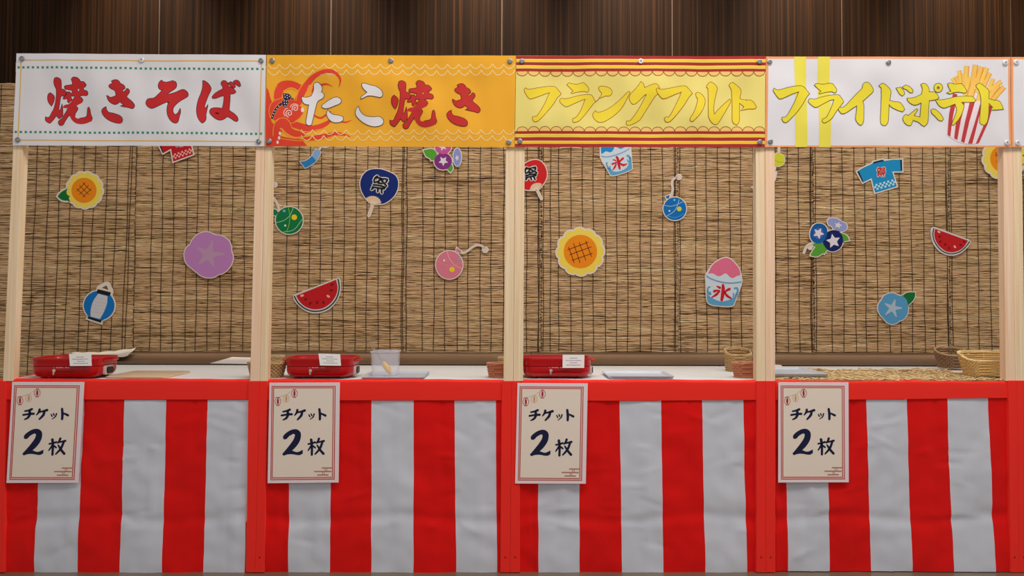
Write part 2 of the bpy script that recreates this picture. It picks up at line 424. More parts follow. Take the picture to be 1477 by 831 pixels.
# ================================================================== STRIPED CURTAINS
CURT = [dict(L=(8, 8, 5), e=[(62, 48.3), (121.5, 111.4), (179.6, 172.3), (239.8, 234), (299.6, 293.5), (358.2, 353.8)], R=(358.8, 355.5), vt=[577]*3, vb=826),
        dict(L=(386, 386, 380.5), e=[(418.3, 415.5), (478.2, 475.8), (535.7, 535.7), (596.6, 596.6), (655.5, 658), (715.2, 716.8)], R=(723.6, 721.2), vt=[578]*3, vb=825.5),
        dict(L=(750, 750, 750), e=[(776, 776.6), (835.5, 836), (893.6, 897.4), (953.5, 957), (1012.7, 1017.2), (1072.2, 1077.5)], R=(1091.2, 1091.2), vt=[578.6]*2+[577.4], vb=825.5),
        dict(L=(1118.8, 1118.8, 1119), e=[(1132.5, 1137), (1191.5, 1196.8), (1249.4, 1256.7), (1308.2, 1316), (1366.4, 1375.5), (1425.2, 1435)], R=(1454.6, 1457.6), vt=[577.6, 576.6, 574.4], vb=824)]
def cloth_mesh(c, seed, Yc=.010):
    cols = [(c['L'][0], c['L'][2])]+c['e']+[c['R']]
    us = []
    for i in range(len(cols)-1):
        for k in range(10): us.append((cols[i][0]+(cols[i+1][0]-cols[i][0])*k/10, cols[i][1]+(cols[i+1][1]-cols[i][1])*k/10, i))
    us.append((*cols[-1], None))
    vt0 = 555.0; vs = [vt0]+[None]+list(np.linspace(582, c['vb'], 62))
    crease = []
    rnd = random.Random(seed)
    for i in (1, 3, 5): crease.append((cols[i][0]*.35+cols[i+1][0]*.65, rnd.uniform(-.2, .2), 1))
    for i in (0, 2, 4): crease.append((cols[i][0]*.3+cols[i+1][0]*.7, rnd.uniform(-.2, .2), -1))
    wr = []
    for _ in range(30):
        a = rnd.uniform(-.55, .55); cx_ = rnd.choice(crease)[0]+rnd.uniform(-22, 22)
        cy_ = rnd.choice([rnd.gauss(745, 14), rnd.gauss(658, 18), rnd.gauss(600, 15), rnd.uniform(600, 800)])
        wr.append((cx_, cy_, a, rnd.uniform(12, 36), rnd.uniform(1.6, 3.4), rnd.uniform(.0016, .0042)*rnd.choice((-1, 1))))
    def disp(u, v):
        d = 0
        for cx_, sl_, s_ in crease:
            q = abs(u-cx_-sl_*(v-700)*.05)
            if q < 5: d -= .0040*(1-q/5)*s_
        d += .0045*math.sin((v-560)/46.0+.5*math.sin(u/70.+seed))*(v-556)/270
        d += .0055*math.exp(-((v-748-5*math.sin(u/38.+seed))/9)**2)
        d += .009*noise.noise(Vector((u/46., v/70., seed*3.1)))*min(1, (v-550)/80)
        d += .0042*noise.noise(Vector((u/16., v/24., seed*7.7)))*min(1, (v-550)/80)
        for (cx_, cy_, a, ln, wd, am) in wr:
            x = (u-cx_)*math.cos(a)+(v-cy_)*math.sin(a); y = -(u-cx_)*math.sin(a)+(v-cy_)*math.cos(a)
            if abs(x) < ln and abs(y) < wd*3: d += am*math.exp(-(y/wd)**2)*(1-(x/ln)**2)
        return d
    V = []; F = []; mi = []; nc = len(us)
    for j, v in enumerate(vs):
        for (ut, ub, i) in us:
            tt = (i if i is not None else 6)/6
            vv = v if v is not None else c['vt'][min(2, int(tt*3))]
            if v is None and i is None: vv = c['vt'][2]
            f = (vv-577)/(c['vb']-577); u = ut+(ub-ut)*f
            wob = 1.1*noise.noise(Vector((ut/200., vv/45., seed)))
            V.append(tuple(px(u+wob*max(0, f)*(0 if i is None or ut == c['L'][0] else 1), vv, Yc)+Vector((0, min(disp(u, vv), .018)*(1 if j > 1 else .2), 0))))
    for j in range(len(vs)-1):
        for i in range(nc-1):
            F.append((j*nc+i, (j+1)*nc+i, (j+1)*nc+i+1, j*nc+i+1))
            mi.append(1 if (us[i][2] in (1, 3, 5) and j >= 1) else 0)
    return V, F, mi
clabels = ['red and white striped curtain of the leftmost stall, hanging below the yakisoba griddle',
           'red and white striped curtain below the counter with the clear tub',
           'red and white striped curtain below the counter with the lone pale grey tray',
           'red and white striped curtain below the counter with the straw mat', '']
for k, c in enumerate(CURT):
    m0 = px((c['L'][0]+c['R'][0])/2, 826, 0)
    root = empty('striped_curtain', (m0.x, .01, FZ), clabels[k], 'curtain', 'striped curtains along the stall fronts')
    V, F, mi = cloth_mesh(c, k+1.3)
    o = link('curtain_cloth', V, F, [M_red_cloth, M_white_cloth], root, mi=mi, smooth=True)
    # upper band: lies on the counter edge, rolls over it and hangs down to the stripes
    n = 60; V = []; F = []; u0 = c['L'][0]-(9 if k == 0 else 0); u1 = c['R'][0]
    prof = [('z', .032, TZ+.0016), ('z', .020, TZ+.0018), ('z', .008, TZ-.0004), ('z', .004, TZ-.004), ('z', .0035, TZ-.010)]
    for i in range(n+1):
        u = u0+(u1-u0)*i/n; X = px(u, 560, .004).x
        vb_ = np.interp(u, [u0, (u0+u1)/2, u1], c['vt'])
        zb = px(u, vb_-.6, .0045).z
        wv = .0008*math.sin(u/31.+k)+.0006*math.sin(u/9.)
        V += [(X, y, z+(wv if z > TZ-.02 else 0)) for _, y, z in prof]+[(X, .0036+.0008*noise.noise(Vector((u/25., 3., k))), (TZ-.01)*.5+zb*.5), (X, .0038, zb)]
    q = len(prof)+2
    for i in range(n):
        for j in range(q-1): F.append((i*q+j, i*q+j+1, (i+1)*q+j+1, (i+1)*q+j))
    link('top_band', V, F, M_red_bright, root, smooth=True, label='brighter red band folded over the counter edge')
    if k == 0:
        pa, pb = px(c['R'][0]-1.2, 578, .006), px(c['R'][1]-1.4, 824, .006); pc_, pd_ = px(c['R'][0]+.4, 578, .006), px(c['R'][1]+.3, 824, .006)
        link('edge_strip', [pa, pb, pd_, pc_], [(0, 1, 2, 3)], M_cream_edge, root, label='cream edge strip')
        e0 = on(26, 547.5, TZ+.001)
        MB().box((SX[0]+.001, .05, TZ+.0002), (SX[0]+.006, .42, TZ+.003)).build('side_fold', M_red_bright, root)
# fifth stall, only its first few pixels are in view
root = empty('striped_curtain', (px(1650, 826, 0).x, .01, FZ), 'red curtain edge at the right photo edge, beyond the last post', 'curtain', 'striped curtains along the stall fronts')
V = []; F = []; mi = []
cols = [1481+30*i for i in range(12)]
for v in (550, 577, 826):
    V += [tuple(px(u, v, .012)) for u in cols]
for j in range(2):
    for i in range(11): F.append((j*12+i, j*12+12+i, j*12+13+i, j*12+i+1)); mi.append(1 if j == 1 and (i//2) % 2 == 1 else 0)
link('curtain_cloth', V, F, [M_red_cloth, M_white_cloth], root, mi=mi)

# ================================================================== TICKET SIGNS
SIGNS = [[(17.7, 551), (121.3, 551.4), (112.9, 696.7), (9.3, 696.5)], [(388.8, 552.1), (490, 552), (488.2, 696.2), (386, 696.9)],
         [(746.5, 552.6), (847.7, 553.3), (844.9, 698), (743, 697.3)], [(1122.9, 551.5), (1223.8, 551.9), (1224.2, 695.9), (1122.6, 695.9)]]
s2 = .18663
ref = T(380, 545, s2, [(47, 38), (590, 37), (580, 811), (32, 813)])
SY = -.0085
def sign_local(x, y):                        # (x, y) in the coordinates of the second sign
    u, v = 380+x*s2, 545+y*s2
    b = (v-552.1)/(696.5-552.1); a = (u-(388.8+(386-388.8)*b))/((490-388.8)*(1-b)+(488.2-386)*b)
    return a, b
slab = ['ticket price sign on the leftmost stall', 'ticket price sign below the second red griddle', 'ticket price sign below the third red griddle', 'ticket price sign on the fries stall']
for k, q in enumerate(SIGNS):
    def S(x, y, q=q, dy=0.0):
        a, b = sign_local(x, y)
        u = (q[0][0]*(1-a)+q[1][0]*a)*(1-b)+(q[3][0]*(1-a)+q[2][0]*a)*b
        v = (q[0][1]*(1-a)+q[1][1]*a)*(1-b)+(q[3][1]*(1-a)+q[2][1]*a)*b
        return px(u, v, SY)
    c0 = px((q[2][0]+q[3][0])/2, 697, SY)
    root = empty('ticket_sign', (c0.x, SY, c0.z), slab[k]+', cream with a red border', 'sign', 'ticket signs on the stall fronts')
    flat('board', [T(0, 0, 1, [(47, 38), (590, 37), (580, 811), (32, 813)])], pc('sign_white', 244, 228, 232), root, SY, thick=.003, tofn=S)
    flat('pink_margin', [[(66, 66), (556, 66), (548, 784), (56, 785)]], pc('sign_margin', 240, 200, 192), root, SY, tofn=S, lay=1)
    flat('cream_field', [[(80, 79), (540, 79), (532, 771), (68, 771)]], pc('sign_cream', 244, 230, 214), root, SY, tofn=S, lay=2)
    def frm(x0, y0, x1, y1, x2, y2, x3, y3, wd): 
        return ([(x0, y0), (x1, y1), (x2, y2), (x3, y3)], [[(x0+wd, y0+wd), (x1-wd, y1+wd), (x2-wd, y2-wd), (x3+wd, y3-wd)]])
    flat('border_line', [frm(64, 63, 558, 63, 550, 788, 54, 789, 6), frm(77, 76, 543, 76, 535, 774, 65, 774, 6)], pc('sign_red', 196, 66, 58), root, SY, tofn=S, lay=3)
    B = []
    st = lambda p, w_: B.append(stroke(p, [x*1.28 for x in w_], n=3))
    # chi ke tsu to
    st([(150, 262), (180, 256), (207, 245)], [10, 12, 15]); st([(138, 291), (180, 284), (222, 281)], [12, 12, 15]); st([(186, 255), (190, 285), (176, 312), (150, 326)], [16, 17, 14, 7])
    st([(263, 246), (258, 268), (240, 292)], [15, 14, 6]); st([(262, 268), (290, 262), (322, 252)], [10, 12, 17]); st([(300, 262), (292, 292), (262, 325)], [14, 16, 10])
    st([(351, 284), (360, 302)], [7, 9]); st([(368, 277), (375, 294)], [7, 9]); st([(392, 278), (385, 302), (359, 323)], [9, 8, 4])
    st([(432, 240), (437, 285), (436, 325)], [14, 16, 14]); st([(440, 274), (462, 284), (482, 294)], [8, 13, 15])
    B.append(smooth_loop([(155, 474), (152, 452), (180, 422), (222, 400), (258, 398), (286, 420), (290, 455), (278, 495), (250, 535), (222, 562), (262, 574), (305, 556), (304, 585), (278, 598), (222, 590), (185, 592), (155, 602), (145, 588), (168, 562), (208, 512), (236, 470), (244, 440), (232, 432), (200, 450), (176, 474)]))
    st([(345, 513), (372, 507), (402, 498)], [11, 11, 13]); st([(368, 476), (375, 520), (374, 598)], [17, 15, 14]); st([(373, 520), (345, 563)], [13, 8]); st([(384, 528), (402, 542)], [12, 10])
    st([(430, 468), (422, 490), (408, 508)], [15, 13, 7]); st([(412, 502), (440, 495), (470, 488)], [10, 11, 14]); st([(456, 497), (436, 548), (398, 592)], [14, 15, 9]); st([(414, 520), (440, 560), (466, 590)], [9, 15, 16])
    flat('lettering', B, pc('navy_ink', 24, 30, 66), root, SY, tofn=S, lay=4)
    P = []
    for cx_, cy_ in ((112, 182), (240, 121)):
        P.append((circ(cx_, cy_, 24, 31), [circ(cx_, cy_, 20.5, 27.5)])); P += [circ(cx_, cy_, 8, 24, 14), [(cx_-11, cy_-33), (cx_+11, cy_-33), (cx_+11, cy_-27), (cx_-11, cy_-27)], [(cx_-11, cy_+27), (cx_+11, cy_+27), (cx_+11, cy_+33), (cx_-11, cy_+33)]]
    flat('lantern_print', P, pc('sign_crimson', 186, 34, 56), root, SY, tofn=S, lay=5, kind='stuff')
    flat('lantern_print', [(circ(177, 161, 23, 30), [circ(177, 161, 20, 27)]), circ(177, 161, 7, 24, 14), stroke([(84, 152), (112, 150), (177, 131), (212, 104)], 2.5)], pc('sign_tan', 214, 164, 112), root, SY, tofn=S, lay=4)
    R_ = lambda x0, y0, x1, y1: [(x0, y0), (x1, y0), (x1, y1), (x0, y1)]
    flat('cloud_print', [R_(450, 693, 534, 703), R_(392, 720, 526, 730), R_(415, 747, 503, 757), R_(474, 703, 479, 720), R_(487, 703, 492, 720), R_(455, 730, 460, 747), R_(468, 730, 473, 747)], pc('sign_rose', 190, 132, 118), root, SY, tofn=S, lay=4)

# ================================================================== BANNERS
BQ = [[(23.6, 77), (384.0, 79.2), (381.2, 211), (18.5, 209.6)], [(384.8, 79.2), (744.0, 80.3), (742.0, 212), (381.8, 211)],
      [(744.6, 80.3), (1104.6, 81.2), (1103.2, 212.4), (742.6, 212)], [(1105.2, 81.4), (1457.3, 82.3), (1458.6, 212.4), (1103.6, 212.2)],
      [(1458, 82.3), (1822, 83.5), (1823, 213), (1459.3, 212.4)]]
BY = -.012
blab = ['white banner reading yakisoba in big red brush characters', 'orange banner with a red octopus and brush characters', 'yellow banner with dark red stripes above and below yellow brush lettering',
        'white banner with a red striped box of french fries and yellow lettering', 'edge of a white orange-bordered banner cut off at the right photo edge']
BASEC = [pc('banner_white', 230, 228, 233), pc('banner_orange', 246, 178, 48), pc('banner_yellow', 240, 222, 126), MATS['print_banner_white'], MATS['print_banner_white']]
def bannerfn(k):
    tl, tr, br, bl = [px(u, v, 0) for u, v in BQ[k]]; x0, x1, z1, z0 = tl.x, tr.x, tl.z, bl.z
    gr = [(x0+.03, z1-.03), ((x0+x1)/2, z1-.03), (x1-.03, z1-.03), (x0+.03, z0+.03), (x1-.03, z0+.03)]
    def d(x, z):
        e = max(0, min(1, (x-x0)*12, (x1-x)*12, (z-z0)*9, (z1-z)*9))
        s = .0034*math.sin(x*9.0+z*13+k*2.1)+.0018*math.sin(x*21-z*17+k)+.0012*math.sin(x*47+k*4+z*9)
        s += .0022*noise.noise(Vector((x*6, z*9, k*5.5)))
        for gx, gz in gr[:2]:                                   # pull lines fanning out of the top fixings
            a = math.atan2(gz-z, x-gx); r = math.hypot(x-gx, z-gz)
            s += .0040*math.exp(-((a-.55)/.26)**2)*math.exp(-r/.25)*min(1, (r/.2)**2)
        return 1.5*s*(.2+.8*e)
    xs = list(np.arange(x0-.02, x1+.02, .017)); zs = list(np.arange(z0-.02, z1+.02, .016))
    return d, xs, zs
roots = []; drp = []
for k in range(5):
    q = BQ[k]; c0 = px((q[2][0]+q[3][0])/2, 212, BY)
    root = empty('banner', (c0.x, BY, c0.z), blab[k], 'banner', 'stall banners in a row'); roots.append(root); drp.append(bannerfn(k))
    flat('banner_cloth', [q], BASEC[k], root, BY, drape=drp[k])
def bprint(k, name, polys, m, lay, label=None, kind=None):
    return flat(name, polys, m, roots[k], BY, drape=drp[k], lay=lay, label=label, kind=kind)
def outlined(k, loops, holes, mo, mf, wd, lay):
    """brush lettering: dark outline first, coloured fill on top; loops already smoothed in photo pixels"""
    bprint(k, 'lettering_outline', [(offset(l, wd), [offset(h, -.35) for h in holes[i]]) if holes.get(i) else offset(l, wd) for i, l in enumerate(loops)], mo, lay)
    fills = []
    for i, l in enumerate(loops): fills.append((l, holes[i]) if holes.get(i) else l)
    bprint(k, 'lettering', fills, mf, lay+1)
    return
s1 = 160/1477
YAKI = [[(195,308),(243,355),(232,430),(207,478),(172,435),(160,375),(172,325)],
 [(270,118),(300,112),(340,135),(345,180),(342,262),(380,268),(408,300),(400,335),(385,352),(345,345),(330,370),(318,440),(305,540),(330,545),(345,500),(355,462),(362,520),(366,600),(352,632),(318,652),(298,635),(278,605),(250,650),(215,695),(195,714),(165,700),(140,675),(136,632),(150,640),(185,632),(215,570),(240,520),(262,440),(275,350),(278,260),(258,210),(252,170),(260,130)],
 [(445,500),(545,490),(572,520),(560,550),(535,590),(535,625),(560,652),(600,650),(660,640),(690,620),(700,570),(710,515),(722,508),(735,540),(740,590),(760,660),(755,685),(720,700),(660,722),(600,728),(545,715),(500,680),(470,630),(462,590),(440,630),(400,690),(375,735),(345,745),(320,730),(312,700),(330,672),(360,655),(380,620),(420,560)],
 [(485,130),(510,105),(550,108),(585,130),(605,165),(640,165),(665,180),(688,212),(665,238),(625,240),(645,255),(660,285),(690,288),(712,315),(708,340),(690,350),(660,345),(610,350),(590,365),(625,385),(642,420),(635,440),(590,465),(560,480),(545,495),(572,520),(555,548),(500,552),(445,530),(430,512),(400,515),(370,505),(380,480),(420,465),(450,460),(500,410),(530,365),(545,350),(500,352),(480,350),(470,365),(485,395),(480,420),(455,438),(435,430),(430,395),(415,380),(385,392),(370,385),(385,360),(410,345),(420,322),(425,300),(440,298),(447,312),(460,300),(468,320),(490,318),(495,275),(460,268),(400,258),(390,235),(400,218),(450,210),(500,200),(495,165)]]
KI = [[(1035,165),(1060,150),(1105,148),(1135,170),(1145,190),(1185,212),(1205,235),(1205,260),(1180,275),(1175,300),(1185,310),(1215,290),(1235,262),(1255,270),(1265,300),(1250,330),(1225,360),(1240,385),(1290,425),(1325,465),(1335,495),(1318,520),(1300,524),(1260,510),(1195,498),(1145,488),(1190,480),(1150,440),(1130,430),(1110,450),(1070,465),(1035,455),(1000,430),(980,395),(970,358),(985,360),(1005,378),(1050,370),(1090,352),(1085,310),(1070,280),(1035,265),(1005,240),(1002,220),(1020,205),(1055,192)],
 [(950,503),(955,540),(980,572),(1030,582),(1090,600),(1140,625),(1165,660),(1162,695),(1140,712),(1100,712),(1030,695),(970,665),(925,625),(900,580),(900,545),(920,520)]]
SO = [(300,143),(325,165),(380,168),(430,150),(465,150),(490,175),(497,215),(480,250),(430,290),(385,325),(370,345),(420,330),(500,300),(560,272),(600,270),(640,300),(652,335),(640,360),(590,390),(530,430),(480,480),(458,520),(455,560),(470,595),(495,605),(520,580),(540,540),(548,522),(550,570),(535,625),(525,680),(510,708),(480,714),(440,690),(405,640),(388,580),(390,500),(410,440),(425,420),(360,445),(280,485),(215,515),(180,522),(140,505),(108,470),(105,435),(125,400),(170,392),(210,388),(260,345),(300,300),(325,270),(290,268),(268,245),(262,210),(272,170)]
BA = [[(848,150),(870,150),(920,190),(950,240),(945,275),(915,330),(885,410),(865,480),(870,520),(890,500),(908,465),(900,520),(888,600),(892,660),(875,695),(850,714),(820,690),(785,630),(768,560),(770,480),(790,390),(825,300),(845,220)],
 [(1095,190),(1105,165),(1130,150),(1160,160),(1185,190),(1190,225),(1240,245),(1275,275),(1292,300),(1270,320),(1215,325),(1212,400),(1205,500),(1205,545),(1260,585),(1305,630),(1315,670),(1300,690),(1270,680),(1220,645),(1175,625),(1140,655),(1090,672),(1040,662),(980,620),(945,580),(938,550),(955,520),(1000,508),(1060,512),(1110,520),(1120,480),(1132,400),(1135,345),(1080,355),(1010,378),(970,375),(965,360),(1000,320),(1060,285),(1115,262),(1118,230)],
 [(1195,185),(1225,168),(1260,185),(1285,215),(1285,240),(1262,248),(1235,225),(1200,195)], [(1265,165),(1290,150),(1325,155),(1350,185),(1360,220),(1345,232),(1315,215),(1290,190)]]
ink = pc('ink_dark', 58, 22, 34); redl = pc('letter_red', 205, 44, 48)
L1 = [sl(50, 100, s1, p) for p in YAKI+KI]+[sl(200, 100, s1, p) for p in [SO]+BA]
outlined(0, L1, {3: [circ(50+578*s1, 100+272*s1, 1.5, 2.0, 12)]}, ink, redl, .8, 2)
bprint(0, 'lettering_mark', [sl(200, 100, s1, [(1005,572),(1040,570),(1075,588),(1035,592)])], ink, 5)
L2 = [sl(560-113*s1, 105, s1, p) for p in YAKI+KI]
outlined(1, L2, {3: [circ(560+465*s1, 105+272*s1, 1.5, 2.0, 12)]}, pc('ink_maroon', 110, 28, 18), pc('letter_red_deep', 202, 48, 46), .85, 8)
TAKO = [[(340,125),(375,145),(405,190),(405,225),(390,250),(420,270),(430,295),(415,330),(370,355),(342,380),(320,450),(298,550),(278,640),(268,690),(240,700),(205,685),(200,650),(215,560),(232,450),(238,420),(200,420),(165,400),(148,360),(145,322),(190,330),(250,315),(275,290),(300,215),(302,150)],
 [(595,322),(650,345),(662,380),(640,405),(580,430),(500,460),(440,466),(405,450),(405,430),(440,400),(520,350)], [(483,490),(510,525),(560,555),(620,565),(675,580),(692,605),(680,635),(640,655),(580,658),(530,640),(490,600),(468,545)],
 [(950,152),(980,148),(1060,172),(1130,190),(1190,230),(1215,270),(1215,305),(1190,328),(1150,322),(1080,310),(1020,312),(970,335),(935,350),(935,330),(990,290),(1020,265),(985,235),(950,190)],
 [(895,455),(915,510),(960,560),(1020,585),(1100,590),(1170,585),(1210,610),(1225,650),(1200,690),(1120,712),(1040,700),(960,660),(890,600),(860,550),(865,495)]]
outlined(1, [sl(420, 105, s1, p) for p in TAKO], {}, pc('ink_brown', 84, 58, 44), pc('letter_white', 236, 232, 236), .85, 10)
FU = [(105,225),(120,207),(150,225),(200,222),(300,200),(400,182),(480,178),(520,188),(560,235),(590,275),(580,295),(545,325),(500,400),(430,490),(350,580),(290,640),(255,655),(228,645),(215,615),(218,590),(245,588),(270,582),(310,530),(380,410),(430,290),(448,255),(400,270),(300,310),(210,342),(178,347),(150,320),(115,265)]
RA = [[(675,155),(700,132),(740,145),(820,150),(885,133),(915,150),(950,190),(962,220),(950,250),(935,252),(915,242),(850,245),(780,258),(745,272),(730,265),(762,242),(740,220),(700,180)],
 [(578,370),(590,348),(615,345),(640,352),(720,335),(820,305),(920,290),(990,292),(1020,325),(1048,380),(1025,405),(980,460),(920,540),(860,610),(820,645),(765,662),(750,650),(750,618),(775,605),(800,590),(860,500),(900,400),(922,345),(880,355),(780,400),(700,440),(660,452),(620,430),(585,395)]]
NN = [[(1100,190),(1125,180),(1190,185),(1245,205),(1275,245),(1265,280),(1235,300),(1180,302),(1130,325),(1108,330),(1135,290),(1140,270),(1115,240),(1098,210)],
 [(1020,560),(1030,530),(1055,503),(1080,525),(1150,510),(1250,460),(1350,385),(1430,310),(1490,252),(1507,260),(1490,300),(1440,400),(1380,490),(1290,570),(1180,640),(1120,655),(1080,645),(1040,605)]]
s6 = 210/1477
KU = [[(205,95),(225,110),(240,158),(290,138),(340,120),(365,125),(388,160),(375,210),(340,250),(280,345),(220,440),(190,480),(130,515),(80,530),(60,520),(65,490),(95,490),(120,465),(180,380),(230,290),(268,210),(230,240),(180,290),(140,318),(115,312),(92,270),(92,240),(110,210),(150,170),(190,120)]]
FU2 = [(360,175),(372,162),(400,178),(480,165),(580,142),(650,135),(675,148),(725,210),(690,250),(640,330),(570,420),(510,485),(480,500),(455,490),(447,460),(460,453),(490,450),(530,390),(590,270),(622,192),(560,215),(470,255),(425,265),(400,245),(370,205)]
RU = [[(765,210),(780,200),(810,212),(845,250),(855,290),(840,350),(800,420),(750,475),(725,498),(705,488),(705,465),(740,410),(770,330),(782,268),(768,240)],
 [(875,145),(885,120),(915,93),(945,110),(978,155),(970,200),(950,290),(940,380),(948,428),(990,380),(1060,310),(1112,268),(1118,290),(1080,360),(1020,460),(985,515),(965,525),(930,510),(895,460),(890,380),(892,250),(890,155)]]
TO = [(1105,130),(1115,110),(1140,98),(1180,125),(1222,165),(1225,200),(1213,262),(1260,272),(1330,280),(1370,330),(1378,350),(1360,362),(1300,362),(1228,378),(1262,342),(1212,298),(1208,400),(1203,490),(1180,528),(1150,515),(1135,480),(1138,350),(1135,230),(1128,165)]
L3 = [sl(745, 105, s1, p) for p in [FU]+RA+NN]+[sl(895, 105, s6, p) for p in KU+[FU2]+RU+[TO]]
inkr = pc('ink_rust', 146, 66, 22); yl = pc('letter_yellow', 244, 218, 58)
L3b = [stroke(T(745, 105, s1, [(1112,325),(1085,358),(1055,382)]), .9)]
bprint(2, 'lettering_outline', L3b, inkr, 3)
for i in (5,):      # the last kana overlap: outlined one after the other
    outlined(2, L3[:6], {}, inkr, yl, .75, 3); outlined(2, L3[6:], {}, inkr, yl, .75, 6)
FP7 = [[(92,235),(105,213),(140,235),(180,232),(300,200),(400,183),(465,178),(500,190),(545,235),(578,278),(540,320),(480,420),(400,530),(330,605),(275,655),(240,655),(215,620),(218,595),(262,590),(300,540),(370,410),(425,280),(438,250),(350,280),(240,330),(180,348),(150,325),(110,270)],
 [(655,160),(680,142),(760,152),(880,140),(920,185),(942,225),(930,258),(905,262),(885,248),(800,255),(715,275),(715,262),(742,245),(700,205)],
 [(565,385),(575,355),(600,345),(640,355),(740,325),(870,300),(970,296),(1000,330),(1032,385),(1000,425),(930,510),(870,600),(820,645),(765,672),(742,655),(748,625),(790,605),(830,540),(880,430),(908,352),(850,365),(760,410),(665,458),(620,440),(580,405)],
 [(960,490),(975,468),(1020,465),(1080,420),(1180,310),(1255,235),(1285,200),(1290,160),(1320,133),(1360,133),(1400,170),(1430,225),(1425,250),(1360,310),(1285,378),(1300,420),(1300,550),(1295,640),(1270,690),(1250,695),(1215,660),(1195,610),(1205,540),(1215,430),(1150,470),(1070,525),(1010,545),(980,525)]]
s8 = 220/1477
FP8 = [[(192,125),(220,102),(250,118),(298,170),(298,215),(290,268),(340,282),(385,288),(415,320),(433,355),(415,375),(370,362),(310,330),(285,300),(280,400),(272,480),(250,508),(225,505),(208,480),(215,350),(215,150)],
 [(355,150),(395,143),(425,180),(432,205),(412,222),(385,200)], [(415,140),(445,122),(480,140),(508,175),(505,192),(485,192),(455,165),(428,152)],
 [(585,120),(610,110),(640,125),(660,160),(662,192),(710,190),(740,205),(765,240),(740,258),(665,270),(662,350),(660,480),(630,515),(605,500),(575,475),(520,455),(502,500),(480,508),(445,490),(420,450),(430,420),(452,405),(470,418),(510,385),(550,352),(558,360),(525,415),(588,430),(590,350),(592,290),(535,312),(500,300),(470,275),(460,250),(520,245),(590,215),(600,160)],
 [(690,365),(710,352),(745,365),(785,400),(812,445),(800,463),(770,455),(730,415),(700,390)]]
FP9 = [[(850,110),(870,103),(920,112),(990,105),(1015,135),(1040,175),(1025,192),(960,185),(905,190),(875,203),(845,195),(885,180),(865,150)],
 [(735,265),(780,265),(850,255),(930,235),(1080,230),(1105,250),(1118,270),(1100,283),(975,285),(1000,320),(985,380),(950,450),(905,508),(890,500),(915,430),(935,360),(920,300),(860,325),(815,338),(770,315)],
 [(1132,130),(1140,112),(1165,103),(1200,130),(1242,170),(1245,200),(1238,255),(1290,268),(1350,275),(1375,310),(1390,350),(1350,355),(1265,362),(1285,335),(1240,295),(1238,400),(1225,480),(1200,510),(1175,500),(1158,480),(1165,350),(1170,250),(1155,170)]]
inko = pc('ink_olive', 96, 84, 30); yl2 = pc('letter_lemon', 240, 222, 58)
RNG = T(1240, 105, s8, circ(757, 147, 41, 41, 24)); RNH = T(1240, 105, s8, circ(757, 147, 9, 9, 12))
outlined(3, [sl(1105, 105, s1, p) for p in FP7[:3]]+[sl(1240, 105, s8, p) for p in FP8]+[RNG], {8: [RNH]}, inko, yl2, .85, 8)
outlined(3, [sl(1105, 105, s1, FP7[3])]+[sl(1240, 105, s8, p) for p in FP9], {}, inko, yl2, .85, 10)
bprint(3, 'lettering_mark', [(T(1240, 105, s8, circ(757, 147, 13, 13, 14)), [T(1240, 105, s8, circ(757, 147, 8, 8, 14))])], inko, 12)
# frames and stripes printed on the banners
def ln(a, b, wd): return stroke([a, b], wd, n=1, cap=False)
bprint(0, 'border_line', [ln((32, 86.5), (377.5, 88.2), 1.5), ln((26.5, 202), (373.5, 204), 1.5), ln((30.2, 86), (26.3, 202), 1.6), ln((377.8, 88), (373.8, 204), 1.6)], pc('line_amber', 236, 190, 100), 4, kind='stuff')
D = []
for i in range(51):
    for va, vb, xa, xb in ((97.0, 100.0, 24.0, 383.2), (190.4, 192.8, 20.6, 380.4)):
        u = xa+(xb-xa)*(i+.15)/51; v = va+(vb-va)*i/51; D.append([(u-.2, v-1.6), (u+3.2, v-1.6), (u+3.2, v+1.6), (u-.2, v+1.6)])
bprint(0, 'dashed_line', D, pc('dash_green', 60, 146, 112), 2, kind='stuff')
def scal(x0, p, n, y0, dep, wd, slope=0, xmax=1e9):
    out = []
    for i in range(n):
        a = x0+i*p
        if a+p > xmax: break
        out.append(stroke([(a+p*t/6, y0+slope*(a-x0)+dep*math.sin(PI*t/6)**.75) for t in range(7)], wd, n=1, cap=False))
    return out
cream = pc('wave_cream', 255, 226, 158)
bprint(1, 'wave_line', scal(386.4, 16.2, 22, 92.2, 6.6, 1.1, .0008, 743.5)+scal(386.4, 16.2, 22, 100.8, 7.2, 1.1, .0008, 743.5), cream, 2, kind='stuff')
bprint(1, 'wave_line', scal(434.6, 16.2, 20, 187.2, 6.8, 1.1, .001, 742.5)+scal(434.6, 16.2, 20, 195.6, 7.2, 1.1, .001, 742.5), cream, 6, kind='stuff')
def band(k, y0, y1, m, lay, nm='stripe'):
    q = BQ[k]; H = 131.7
    f0, f1 = (y0-80.3)/H, (y1-80.3)/H
    Lx = lambda f: q[0][0]+(q[3][0]-q[0][0])*f; Rx = lambda f: q[1][0]+(q[2][0]-q[1][0])*f
    bprint(k, nm, [[(Lx(f0)+.2, y0), (Rx(f0)-.2, y0+.5), (Rx(f1)-.2, y1+.5), (Lx(f1)+.2, y1)]], m, lay)
dr = pc('stripe_red', 178, 48, 40); dr2 = pc('stripe_brown_red', 168, 50, 26); yy = pc('stripe_yellow', 250, 206, 44); cl = pc('stripe_cream', 255, 226, 150); pk = pc('scallop_peach', 250, 200, 120)
